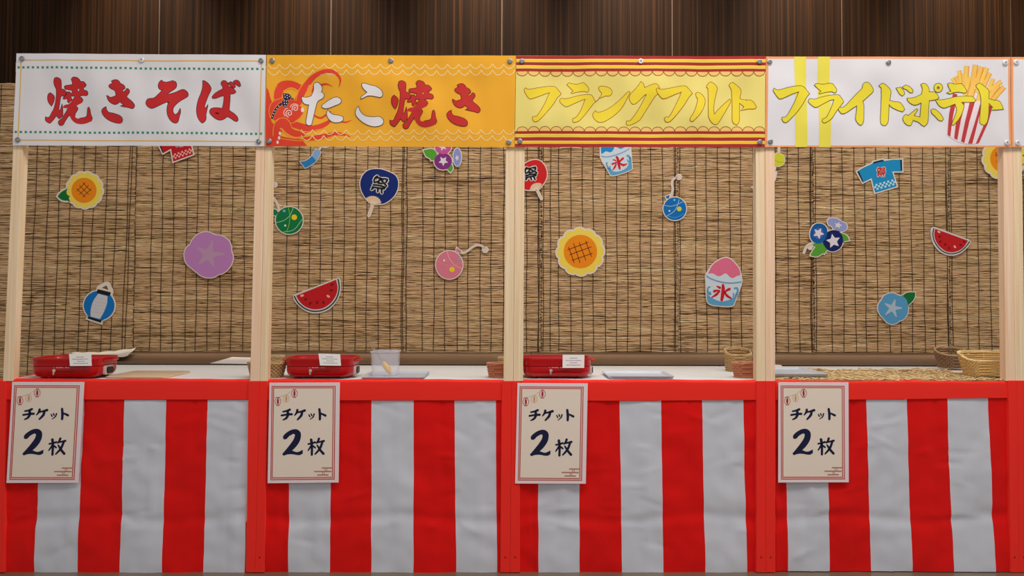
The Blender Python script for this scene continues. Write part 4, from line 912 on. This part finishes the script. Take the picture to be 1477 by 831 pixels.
melon('watermelon slice cut-out tilted up to the right, in the second stall', (415, 395), 85/1087,
      ([(112,405),(130,390),(895,95),(945,82)], [(545,722),(420,708),(290,650),(180,555),(120,470)][::1][::-1] and [(118,470),(180,558),(290,652),(405,708),(540,722),(680,692),(795,622),(890,515),(950,400),(974,250),(966,130)], [(122,410),(150,470),(200,545),(300,630),(420,682),(540,692),(670,664),(790,590),(885,480),(935,360),(950,220),(926,95)]),
      [(155,402),(890,110),(918,230),(908,350),(850,470),(770,560),(660,630),(540,655),(420,645),(300,590),(210,500)], [(818,200),(808,305),(658,530),(542,530),(415,545),(330,470)], [(265,402),(748,415)])
melon('watermelon slice cut-out tilted down to the right, in the fourth stall', (1335, 320), 70/1058,
      ([(168,120),(220,130),(930,392),(982,425)], [(128,160),(128,270),(148,400),(208,525),(305,632),(432,706),(570,730),(698,706),(815,642),(922,535)], [(183,140),(160,270),(185,400),(250,520),(350,625),(460,682),(570,698),(700,674),(810,610),(900,515),(962,425)]),
      [(210,152),(925,412),(850,530),(760,610),(650,655),(560,665),(450,645),(340,570),(250,470),(200,350),(190,240)], [(305,320),(320,430),(425,495),(515,575),(765,505),(835,430)], [(290,220),(637,545)])
# shaved ice cups
def ice(label, o_, s, back, syr, rim, bot, curls, ks, syc, wd):
    A = lambda pts: sl(o_[0], o_[1], s, pts)
    B_ = lambda pts, w_: T(o_[0], o_[1], s, stroke(pts, w_, n=4))
    cut('shaved_ice_cutout', label, 'shaved ice', [A(back)], [('cup', [A(back)], pc('ice_pale', 204, 216, 226)), ('syrup', [A(syr)], syc), ('blue_base', [A(bot)]+[B_(c, w_) for c, w_ in curls], pc('ice_blue', 92, 160, 198)),
        ('rim_line', [B_(rim, 18)], pc('ice_line', 108, 158, 190)), ('character', [B_(c, w_) for c, w_ in ks], pc('ice_red', 200, 20, 34))], grow=1.2)
ks = [([(348,468),(352,520),(345,600),(330,680)], [30,46,50,34]), ([(268,488),(312,512)], [18,34]), ([(228,558),(262,548),(308,548)], [40,30,14]), ([(306,552),(262,598),(198,640)], [20,36,14]), ([(440,525),(395,548),(368,580)], [38,30,16]), ([(368,560),(402,615),(460,652)], [14,36,22])]
ice('pink shaved ice cup cut-out with a red character', (1005, 360), 80/739, [(380,108),(450,125),(505,178),(562,248),(582,312),(598,428),(552,578),(488,745),(430,758),(300,750),(185,732),(140,686),(125,420),(120,348),(148,294),(205,208),(294,140)],
    [(380,112),(450,130),(503,180),(560,250),(580,314),(575,348),(540,350),(480,380),(440,365),(400,325),(370,320),(310,355),(270,350),(210,318),(150,322),(205,212),(294,144)], [(128,352),(200,395),(330,435),(460,448),(592,432)],
    [(132,540),(160,610),(230,660),(320,690),(400,680),(480,645),(535,580),(552,575),(488,742),(430,755),(300,748),(185,730),(140,686)], [([(175,500),(150,510),(148,560),(180,600)], [22,22,26,30]), ([(500,520),(535,515),(545,560),(520,620)], [26,28,26,40]), ([(485,580),(492,605),(480,635)], [18,18,14]), ([(182,560),(180,600)], [12,20])], ks, pc('syrup_pink', 222, 108, 142), 1)
ks2 = [([(475,290),(500,340),(520,440),(540,540)], [40,52,60,34]), ([(398,352),(440,362),(470,378)], [14,30,18]), ([(385,440),(430,425),(480,400)], [40,34,20]), ([(470,430),(440,500),(395,560)], [24,40,14]), ([(610,320),(560,365),(525,410)], [44,38,22]), ([(540,420),(610,460),(690,432)], [22,50,12])]
ice('blue shaved ice cup cut-out under the middle of the third banner', (855, 205), 70/970, [(155,100),(150,20),(200,-130),(320,-260),(480,-300),(620,-220),(720,-80),(752,60),(760,200),(788,535),(700,582),(560,630),(440,665),(362,668),(275,515),(160,305)],
    [(170,235),(158,100),(155,20),(205,-130),(322,-255),(480,-295),(618,-215),(715,-78),(745,60),(640,100),(560,135),(500,110),(440,90),(400,170),(350,205),(260,185),(205,225)], [(165,280),(260,296),(380,280),(540,230),(650,180),(735,130)],
    [(275,510),(330,520),(400,580),(500,590),(620,550),(700,480),(720,400),(735,300),(768,300),(788,532),(700,580),(560,628),(440,662),(365,665)], [([(285,415),(275,440),(300,500),(370,560)], [40,30,30,30]), ([(690,270),(730,300),(745,380)], [50,40,30]), ([(690,350),(715,400)], [24,30]), ([(340,480),(350,520)], [22,20])], ks2, pc('syrup_blue', 30, 136, 200), 1)
# flower clusters
s = 80/1330
A = lambda pts: sl(600, 205, s, pts)
st5 = lambda cx, cy, r, ri, rot, ry=1: starf(cx, cy, [(cx+r*math.cos(rot+i*2*PI/5), cy+r*ry*math.sin(rot+i*2*PI/5)) for i in range(5)], ri)
le = [(175,195),(290,172),(410,170),(470,230),(500,300),(430,435),(360,440),(345,398),(250,345),(205,270)]
cut('flower_cluster_cutout', 'purple and pink morning glory bunch cut-out under the orange banner', 'flower bunch', [A(le), A(circ(650, 460, 212, 200, 36)), A(circ(650, 110, 195, 180, 36)), A(circ(990, 360, 92, 212, 36)), A([(870,545),(885,640),(828,728),(755,645),(760,570)])],
    [('leaf', [A(le), A([(870,545),(885,640),(828,728),(755,645),(760,570)])], lgr2), ('purple_flower', [A(circ(650, 460, 212, 200, 36))], pc('flower_purple', 128, 44, 124)), ('pink_flower', [A(circ(650, 110, 195, 180, 36))], pc('flower_pink', 196, 84, 148)), ('lilac_flower', [A(circ(990, 360, 92, 212, 36))], pc('flower_lilac', 138, 146, 204)),
     ('star', [A(st5(655, 455, 122, 58, PI/2)), A(st5(640, 110, 110, 50, PI/2+.3)), A(st5(985, 380, 62, 28, PI/2+.35, 1.35))], pc('star_white', 222, 214, 224))], grow=1.3)
s = 85/942
A = lambda pts: sl(1150, 305, s, pts)
bl1 = [(340,192),(420,210),(470,265),(480,340),(455,430),(400,492),(330,512),(255,485),(210,420),(205,340),(235,255),(285,205)]
nv = [(560,300),(640,310),(700,355),(730,430),(722,520),(680,590),(600,635),(530,638),(470,600),(420,530),(405,450),(440,380),(490,325)]
li = [(482,150),(520,112),(620,112),(695,155),(772,192),(795,250),(765,302),(700,320),(610,290),(565,262),(555,235),(505,218)]
lv = [(270,505),(400,500),(480,610),(430,680),(410,668),(310,722),(210,705),(240,640),(290,568),(245,548)]
cut('flower_cluster_cutout', 'blue, navy and lilac morning glory bunch cut-out with green leaves', 'flower bunch', [A(bl1), A(nv), A(li), A(lv), A([(700,345),(790,385),(832,465),(735,480)]), A(stroke([(105,665),(140,580),(190,530),(250,505)], 12, n=3)), (A(circ(205, 575, 28)), [A(circ(205, 575, 12))])],
    [('leaf', [A(lv), A([(700,345),(790,385),(832,465),(735,480)])], lgr2), ('lilac_flower', [A(li)], pc('flower_periwinkle', 146, 154, 206)), ('navy_flower', [A(nv)], pc('flower_navy', 8, 26, 92)), ('blue_flower', [A(bl1)], pc('flower_blue', 0, 88, 160)), ('blue_centre', [A(circ(340, 352, 80, 88, 24))], pc('flower_violetblue', 70, 100, 180)),
     ('tendril', [A(stroke([(105,665),(140,580),(190,530),(250,505)], 8, n=3))], pc('tendril_pale', 196, 214, 190)),
     ('star', [A(st5(338, 350, 95, 44, -1.1)), A(st5(575, 475, 118, 58, -.5)), A(st5(650, 222, 70, 30, -1.3, .8))], MATS['print_star_white'])], grow=1.3)
# wind chimes
s = 60/1108
A = lambda pts: sl(420, 205, s, pts)
tail = [(235,512),(350,508),(450,458),(545,376),(605,270),(650,192),(700,205),(790,270),(730,400),(640,530),(510,622),(420,672),(368,690)]
cut('wind_chime_cutout', 'wind chime cut-out with a blue paper tail, its bell hidden by the orange banner', 'wind chime', [A(tail), A(stroke([(730,215),(780,150),(820,60)], 26, n=3)), A(circ(905, 20, 150, 128, 30))],
    [('paper_tail', [A(tail)], pc('tail_blue', 34, 124, 188)), ('tail_top', [A([(555,375),(605,275),(652,195),(700,207),(788,272),(730,395),(660,490)])], pc('tail_pale', 130, 170, 214)), ('bell', [A(circ(905, 20, 148, 124, 30))], pc('bell_pale', 214, 196, 196)), ('cord', [A(stroke([(730,215),(780,150),(820,60)], 12, n=3))], pc('tail_cord', 170, 190, 206))], grow=.9)
s = 70/727
A = lambda pts: sl(1075, 205, s, pts)
tl2 = [(470,450),(440,575),(340,660),(220,705),(150,712),(98,672),(200,640),(320,560),(400,480),(430,425)]
cut('wind_chime_cutout', 'wind chime cut-out with a yellow-green bell, partly behind the third post pair', 'wind chime', [A(circ(492, 265, 98, 98, 36)), A(tl2), A(stroke([(503,170),(505,60),(505,0)], 20, n=2)), A(stroke([(452,360),(440,430)], 10, n=2))],
    [('bell', [A(circ(492, 265, 98, 98, 36))], pc('bell_lime', 206, 208, 40)), ('bell_line', [A(stroke([(430,262),(500,300),(572,304)], 7, n=3, cap=False))], pc('bell_line', 150, 150, 30)), ('paper_tail', [A(tl2)], pc('tail_white', 222, 214, 206)), ('cord', [A(stroke([(503,170),(505,60),(505,0)], 8, n=2))], MATS['print_string_rose'])], grow=.9)

# ================================================================== THINGS ON THE COUNTERS
def griddle(u0, u1, vb, label, card, cardlab, cardtilt):
    a = on(u0, vb, TZ); b_ = on(u1, vb, TZ); W = (b_.x-a.x)/2; Dp = .105; cx = a.x+W; cy = a.y+Dp; z = TZ
    root = empty('electric_griddle', (cx, cy, TZ), label, 'griddle', 'red electric griddles near the counter front')
    R = lambda ins, zz, r: rring(cx, cy, z+zz, W-ins, Dp-ins, max(.008, r-ins), 7)
    MB().loft([R(.030, .007, .05), R(.014, .010, .05), R(.003, .022, .05), R(.0, .034, .05), R(.0, .052, .05), R(.002, .0535, .05)]).build('housing', M_enamel, root, smooth=True)
    MB().loft([R(.003, .0535, .05), R(-.001, .055, .05), R(-.003, .078, .05), R(-.005, .0865, .05), R(-.0045, .0885, .05), R(.002, .0890, .05), R(.006, .0875, .05), R(.010, .064, .05), R(.020, .058, .05)]).build('pan', M_enamel, root, smooth=True)
    for sx in (-1, 1):
        hx = cx+sx*(W+.004)
        MB().loft([[(hx, cy-.055, z+.070), (hx, cy+.055, z+.070), (hx, cy+.055, z+.0775), (hx, cy-.055, z+.0775)], [(hx+sx*.016, cy-.046, z+.073), (hx+sx*.016, cy+.046, z+.073), (hx+sx*.016, cy+.046, z+.079), (hx+sx*.016, cy-.046, z+.079)],
                   [(hx+sx*.023, cy-.030, z+.076), (hx+sx*.023, cy+.030, z+.076), (hx+sx*.023, cy+.030, z+.081), (hx+sx*.023, cy-.030, z+.081)]][::1]).build('handle', M_enamel, root, bevel=.001)
        for sy in (-1, 1):
            MB().tube([(cx+sx*(W-.05), cy+sy*(Dp-.035), z), (cx+sx*(W-.05), cy+sy*(Dp-.035), z+.009)], .013, 12).build('foot', M_black, root)
    yf = cy-Dp-.0006; sx0 = cx-.018
    MB().box((sx0, yf, z+.0315), (sx0+.070, yf+.004, z+.0355)).build('slider_slot', M_enamel_dark, root)
    lv = MB().tube([(sx0-.010, yf-.010, z+.037), (sx0-.010, yf+.002, z+.037)], .0068, 12).build('slider_lever', M_chrome, root, smooth=True)
    MB().tube([(sx0-.010, yf-.009, z+.034), (sx0-.011, yf-.010, z+.020)], [.0050, .0036], 8).build('lever_grip', M_chrome, lv, smooth=True)
    mk = MB()
    for i in range(11):
        if i in (1, 7): continue
        x = sx0-.018+i*.0062; mk.box((x, yf-.0002, z+.0475), (x+.0036, yf+.001, z+.0500+.0008*(i % 3)))
    mk.build('marking', M_pinkmark, root, kind='stuff', label='tiny pale lettering, too small to read')
    X = cx+W
    so = MB().loft([rring(0, 0, 0, .034, .017, .012, 5)]).v
    ring = lambda e, x: [(x, cy-.012+p[0]*e, z+.033+p[1]*e) for p in rring(0, 0, 0, .034, .0175, .012, 5)]
    sk = MB().loft([ring(1.12, X-.002), ring(1.12, X+.008), ring(.86, X+.009)]).build('socket_surround', mat('pale_socket', (214, 188, 184), rough=.35), root, smooth=True)
    MB().loft([ring(.80, X+.006), ring(.76, X+.014)]).build('plug_socket', M_black, sk)
    # notice card leaning on the rim
    (c0, c1, c2, c3) = card; yt = cy-Dp-.0065
    P = [px(c0[0], c0[1], yt-.002), px(c1[0], c1[1], yt-.002), px(c2[0], c2[1], yt-.010), px(c3[0], c3[1], yt-.010)]
    k = empty('notice_card', tuple((P[2]+P[3])/2), cardlab, 'card', 'small notice cards on the griddles')
    V = [tuple(p) for p in P]+[(p.x, p.y+.0012, p.z) for p in P]
    link('card_sheet', V, [(0, 3, 2, 1), (4, 5, 6, 7), (0, 1, 5, 4), (1, 2, 6, 5), (2, 3, 7, 6), (3, 0, 4, 7)], M_paper, k)
    V = []; F = []
    for r, (s0, s1_, st_) in enumerate(((.32, .66, .06), (.14, .84, .045), (.34, .66, .05), (.18, .82, .035))):
        x = s0
        while x < s1_:
            b0 = .24+.175*r; w_ = st_*random.uniform(.55, .9)
            q = lambda a, b: P[0]*(1-a)*(1-b)+P[1]*a*(1-b)+P[2]*a*b+P[3]*(1-a)*b+Vector((0, -.0004, 0))
            n = len(V); V += [tuple(q(x, b0)), tuple(q(x+w_, b0)), tuple(q(x+w_, b0+.045)), tuple(q(x, b0+.045))]; F.append((n, n+3, n+2, n+1)); x += st_
    link('printed_lines', V, F, mat('print_grey', (120, 112, 128), rough=.7), k, kind='stuff', label='faint grey lines of small print')
griddle(39.5, 140, 547.3, 'red electric griddle in the leftmost stall, in front of the clear plastic sheet', ((99.5, 510.5), (131.5, 510.3), (132.2, 527.8), (100.8, 528.0)), 'notice card on the leftmost red griddle', 0)
griddle(409.5, 507, 547.2, 'red electric griddle in the second stall, left of the clear tub', ((459.3, 510.0), (490.6, 511.0), (491.9, 527.6), (461.5, 527.2)), 'notice card on the red griddle beside the clear tub', 0)
griddle(754.5, 853, 546.8, 'red electric griddle in the third stall, touching the post pair at its left', ((811.6, 511.8), (843, 511.8), (842.6, 530.8), (811.4, 530.8)), 'notice card on the red griddle in the third stall', 0)

def tray(name, cat, a, b, c, label, m, h=.010, rim=.008, z0=None):
    """a, b: front corners on the table, c: a point on the back edge (photo pixels)"""
    z = z0 or TZ
    A_, B_, C_ = on(*a, z), on(*b, z), on(*c, z); cx = (A_.x+B_.x)/2; W = (B_.x-A_.x)/2; D = (C_.y-A_.y)/2; cy = A_.y+D
    root = empty(name, (cx, cy, z), label, cat)
    R = lambda ins, zz: rring(cx, cy, z+zz, W-ins, D-ins, max(.004, .022-ins), 5)
    if rim: MB().loft([R(.010, 0), R(.004, h*.5), R(0, h), R(.0025, h+.0006), R(.005, h-.001), R(.012, h*.35), R(.018, h*.28)]).build('tray_body', m, root, smooth=True)
    else: MB().loft([R(.002, 0), R(0, .002), R(0, h-.002), R(.002, h)]).build('board_body', m, root, smooth=True)
    return cx, cy, W, D
M_tray = mat('grey_tray', (196, 202, 214), rough=.35); M_tray2 = mat('pale_tray', (208, 216, 228), rough=.3)
tray('serving_board', 'board', (150, 546.2), (240, 546.2), (262, 537.5), 'beige serving board right of the leftmost griddle', mat('beige_board', (216, 188, 154), rough=.5), h=.009, rim=0)
tx, ty, tW, tD = tray('serving_tray', 'tray', (520, 547.8), (612, 547.8), (628, 539), 'grey serving tray carrying the clear tub', M_tray)
tray('serving_tray', 'tray', (878, 547.8), (974, 547.8), (974, 539.5), 'pale grey empty serving tray alone in the third stall', M_tray2, h=.014)
tray('serving_tray', 'tray', (1100, 544.2), (1197, 544.2), (1209, 534), 'grey serving tray on the straw mat, beside the third post pair', M_tray, h=.014, z0=TZ+.0085)
# clear tub with a whisk handle and a lemon-yellow scoop
tz = TZ+.0032; a = on(535, 543, tz); b_ = on(572, 543, tz); W = (b_.x-a.x)/2; cx, cy = a.x+W, a.y+W
M_tub = bpy.data.materials.new('frosted_plastic'); M_tub.use_nodes = True; nt = M_tub.node_tree; pb = nt.nodes['Principled BSDF']
pb.inputs['Base Color'].default_value = srgb(236, 236, 244); pb.inputs['Roughness'].default_value = .3
pb.inputs['Transmission Weight'].default_value = 0; pb.inputs['Alpha'].default_value = .2
root = empty('plastic_tub', (cx, cy, tz), 'clear plastic tub standing on the grey tray', 'tub')
R = lambda e, zz, r=.012: rring(cx, cy, tz+zz, W*e, W*e, r, 5)
hT = .103
MB().loft([R(.96, 0), R(.975, .004), R(1.05, hT), R(1.09, hT+.001), R(1.09, hT+.004), R(1.02, hT+.004), R(.94, .006), R(.90, .004)]).build('tub_body', M_tub, root, smooth=True)
MB().tube([p for p in R(1.075, hT+.0025)], .0022, 6, closed=True).build('rim', mat('tub_rim', (206, 204, 214), rough=.3), root)
p0 = px(531, 490, cy-.01); p1 = px(545, 512, cy); p2 = px(556, 538, cy+.01)
root = empty('whisk', tuple(p2), 'wire whisk leaning out of the clear tub', 'whisk')
d = (p1-p0).normalized(); nn = Vector((d.z, 0, -d.x))
loop = [p1+d*.03+nn*.002, p1+nn*.0022, p0+d*.03+nn*.005, p0+d*.012+nn*.0065, p0+nn*.004, p0-d*.003, p0-nn*.004, p0+d*.012-nn*.0065, p0+d*.03-nn*.005, p1-nn*.0022, p1+d*.03-nn*.002]
MB().tube(loop, .0017, 6).build('handle_wire', M_chrome, root, smooth=True)
q0 = p1+d*.03; q1 = q0+d*.045
for k in range(4):
    a_ = k*PI/4; side = nn*math.cos(a_)+Vector((0, 1, 0))*math.sin(a_)
    MB().tube([q0+(q1-q0)*(.5-.5*math.cos(t*PI/6))*1.0+side*.012*math.sin(t*PI/6) for t in range(0, 7)], .0007, 4).build('whisk_wire', M_chrome, root)
c = px(559, 536, cy-.040); c.z = tz+.036; root = empty('lemon_squeeze_bottle', (c.x, c.y, tz+.004), 'lemon-yellow oval seen through the clear tub', 'container')
n = 14; rings = []
for i in range(11):
    t = i/10; r = .0005+.0155*math.sin(PI*t)**.8; y = c.z+(.5-t)*.060; x = c.x+(t-.5)*.030-.002
    rings.append([(x+r*math.cos(2*PI*k/n), c.y+r*.8*math.sin(2*PI*k/n), y) for k in range(n)])
MB().loft(rings[::-1]).build('bottle_body', mat('lemon_yellow', (255, 196, 0), rough=.35), root, smooth=True)

# woven baskets
def basket(label, cx, cy, z, hx, hy, h, r, m, mr, taper=.82, rows=9, stakes=34, rot=0.0, rimr=.0042, flare=1.0, amp=.0028, tilt=0.0):
    root = empty('woven_basket', (cx, cy, z), label, 'basket', 'woven baskets at the counter ends')
    def pt(t, zz, off=0.0):
        e = taper+(1-taper)*(zz/h)**flare
        ring = rring(0, 0, 0, hx*e, hy*e, r*e, 10); n = len(ring); q = t*n; i = int(q) % n; f = q-int(q)
        a, b = Vector(ring[i]), Vector(ring[(i+1) % n]); p = a+(b-a)*f
        if off: p = p+p.normalized()*off
        c_, s_ = math.cos(rot), math.sin(rot)
        return Vector((cx+p.x*c_-p.y*s_, cy+p.x*s_+p.y*c_, z+zz*(1+tilt*p.y/hy)))
    wm = MB(); N = stakes*4; rr = h/rows/2*.92
    for j in range(rows):
        zz = (j+.5)*h/rows
        wm.tube([pt(i/N, zz, amp*math.cos(PI*i/4+(PI if j % 2 else 0))) for i in range(N)], rr, 5, closed=True)
    wm.build('weave', m, root, smooth=True, kind='stuff')
    sm = MB()
    for i in range(stakes): sm.tube([pt((i+.5)/stakes, 0), pt((i+.5)/stakes, h*.5), pt((i+.5)/stakes, h)], .0022, 4)
    sm.build('stakes', mr, root, kind='stuff')
    for s_ in (0, 1):
        N2 = 90
        MB().tube([pt(i/N2, h+.001+.0028*math.sin(i*2*PI/6+s_*PI), .0028*math.cos(i*2*PI/6+s_*PI)) for i in range(N2)], rimr*.75, 6, closed=True).build('rim_braid', mr, root, smooth=True)
    base = [pt(i/44, .003) for i in range(44)]
    link('basket_base', base, [tuple(range(44))], m, root)
wk = lambda nm, c: mat(nm, c, rough=.75, var=.22, vscale=160)
def place(u0, u1, vb, vt, label, m, mr, dy=.9, r=.03, **kw):
    zb_ = TZ+kw.pop('lift', 0); a = on(u0, vb, zb_); b_ = on(u1, vb, zb_); W = (b_.x-a.x)/2; D = W*dy
    tp = kw.get('taper', .82); yy = a.y+D*tp
    h = (px(u0, vt, yy-D).z-zb_)/(1-kw.get('tilt', 0))
    basket(label, a.x+W, yy, zb_, W, D, h, r, m, mr, **kw)
mt, mtr = wk('wicker_tan', (188, 150, 100)), wk('wicker_tan_rim', (206, 172, 122))
mp, mpr = wk('wicker_rose', (196, 122, 88)), wk('wicker_rose_rim', (212, 142, 108))
mb, mbr = wk('wicker_brown', (140, 106, 76)), wk('wicker_brown_rim', (196, 158, 120))
mc, mcr = wk('wicker_cream', (230, 192, 124)), wk('wicker_cream_rim', (246, 218, 158))
mk_, mkr = wk('wicker_straw', (180, 148, 98)), wk('wicker_straw_rim', (196, 166, 118))
place(354, 408, 545.5, 525, 'round tan basket half behind the first post pair, beside the second griddle', mt, mtr, dy=.62, r=.09, rows=8)
place(384, 407, 534.5, 514.5, 'small straw basket behind the round tan basket, left of the second griddle', mk_, mkr, dy=.8, r=.05, rows=7)
place(703, 744, 545.5, 525.5, 'reddish basket at the right end of the second stall', mp, mpr, dy=.55, rows=6, stakes=22, amp=.0026)
place(719, 752, 536.5, 517, 'straw basket behind the reddish basket, mostly hidden by the second post pair', mk_, mkr, dy=.6, rows=7)
place(1050, 1085, 536.5, 512.5, 'tall tan square basket behind the reddish one in the third stall', mt, mtr, dy=.75, r=.03, rows=9, taper=.86, tilt=.14)
place(1060, 1100, 545.5, 525, 'reddish basket in front of the tall tan basket, beside the third post pair', mp, mpr, dy=.55, rows=6, stakes=22, amp=.0026)
place(1358, 1401, 531.5, 513, 'dark brown basket standing on the straw mat', mb, mbr, dy=.75, r=.05, rows=8, taper=.78, tilt=.2, lift=.0095)
place(1397, 1475, 543.0, 521, 'cream basket at the right end of the straw mat', mc, mcr, dy=.48, r=.035, rows=11, stakes=40, taper=.8, tilt=.2, lift=.0095)

# straw mat
y0, y1 = .012, on(1300, 534.5, TZ).y; x0, x1 = px(1120, 548, .02).x, px(1452, 548, .02).x
root = empty('straw_mat', ((x0+x1)/2, y0, TZ), 'loosely woven straw mat spread over the counter of the fries stall', 'mat')
rs = random.Random(4); sm = MB()
for i in range(620):
    x = rs.uniform(x0, x1); y = rs.uniform(y0, y1-.02*abs(math.sin(x*13))); a = rs.choice([1, -1])*rs.uniform(.25, .75); L_ = rs.uniform(.03, .09)
    back = (y-y0)/(y1-y0); hz = TZ+.003+rs.uniform(0, .005)+(.005*rs.random() if back > .75 else 0); n = 6; ph = rs.uniform(0, 6)
    pts = []
    for k in range(n+1):
        t = (k/n-.5)*L_; pts.append((min(x1, max(x0, x+t*math.cos(a))), min(y1+.01, max(y0-.004, y+t*math.sin(a))), hz+.0022*math.sin(ph+k*1.3)))
    sm.tube(pts, rs.uniform(.0011, .0022), 4)
ms = ramp_mat('straw', [(.3, (160, 128, 84)), (.5, (216, 186, 134)), (.7, (244, 222, 174))], (60, 60, 60), rough=.6)
sm.build('straw_strands', ms, root, kind='stuff')
MB().box((x0, y0+.002, TZ+.0003), (x1, y1, TZ+.0022)).build('woven_ground', mat('straw_ground', (170, 136, 86), rough=.8, var=.5, vscale=120), root)
A_ = [on(1400, 536, TZ+.012), on(1410, 539.5, TZ+.008), on(1420, 541.5, TZ+.006), on(1432, 543, TZ+.005), on(1450, 543.4, TZ+.005)]
MB().tube(A_, .0026, 6).build('edge_cord', ms, root, smooth=True)

# papers and the clear sheet on the back tables
def sheet(name, pts, m, label, cat, th=.0008):
    P = [Vector(p) for p in pts]; c = sum(P, Vector())/len(P)
    root = link(name, [tuple(p) for p in P]+[(p.x, p.y, p.z-th) for p in P], [tuple(range(len(P))), tuple(range(len(P), 2*len(P)))[::-1]]+[(i, i+len(P), (i+1) % len(P)+len(P), (i+1) % len(P)) for i in range(len(P))], m)
    tag(root, label, cat); return root
zs = BZ+.0012
sheet('paper_sheet', [on(303, 524, zs), on(366, 525, zs), on(372, 516, zs), on(335, 515, zs)], M_paper, 'white paper sheet on the brown table beside the first post pair', 'paper')
sheet('paper_sheet', [on(1112, 532.8, TZ+.011), on(1130, 532.8, TZ+.011), on(1127, 526.5, TZ+.011), on(1112, 525.5, TZ+.011)], M_paper, 'small folded white paper behind the grey tray at the third post pair', 'paper')
M_film = mat('plastic_film', (232, 228, 220), rough=.4, alpha=.95)
q = MB(); g = []
for j in range(5):
    for i in range(13):
        s_, t_ = i/12, j/4
        p = on(104+80*s_+12*t_*(s_), 521-10*t_, zs); p.z = zs+.004+.045*max(0, s_-.3)**1.6*(1.0)+.003*math.sin(i*2.1+j*1.7)+.008*t_
        g.append(tuple(p))
F = [(j*13+i, j*13+i+1, (j+1)*13+i+1, (j+1)*13+i) for j in range(4) for i in range(12)]
o = link('plastic_sheet', g, F, M_film, smooth=True); tag(o, 'clear plastic sheet curling up behind the leftmost griddle', 'plastic sheet')
md = o.modifiers.new('s', 'SOLIDIFY'); md.thickness = .0012
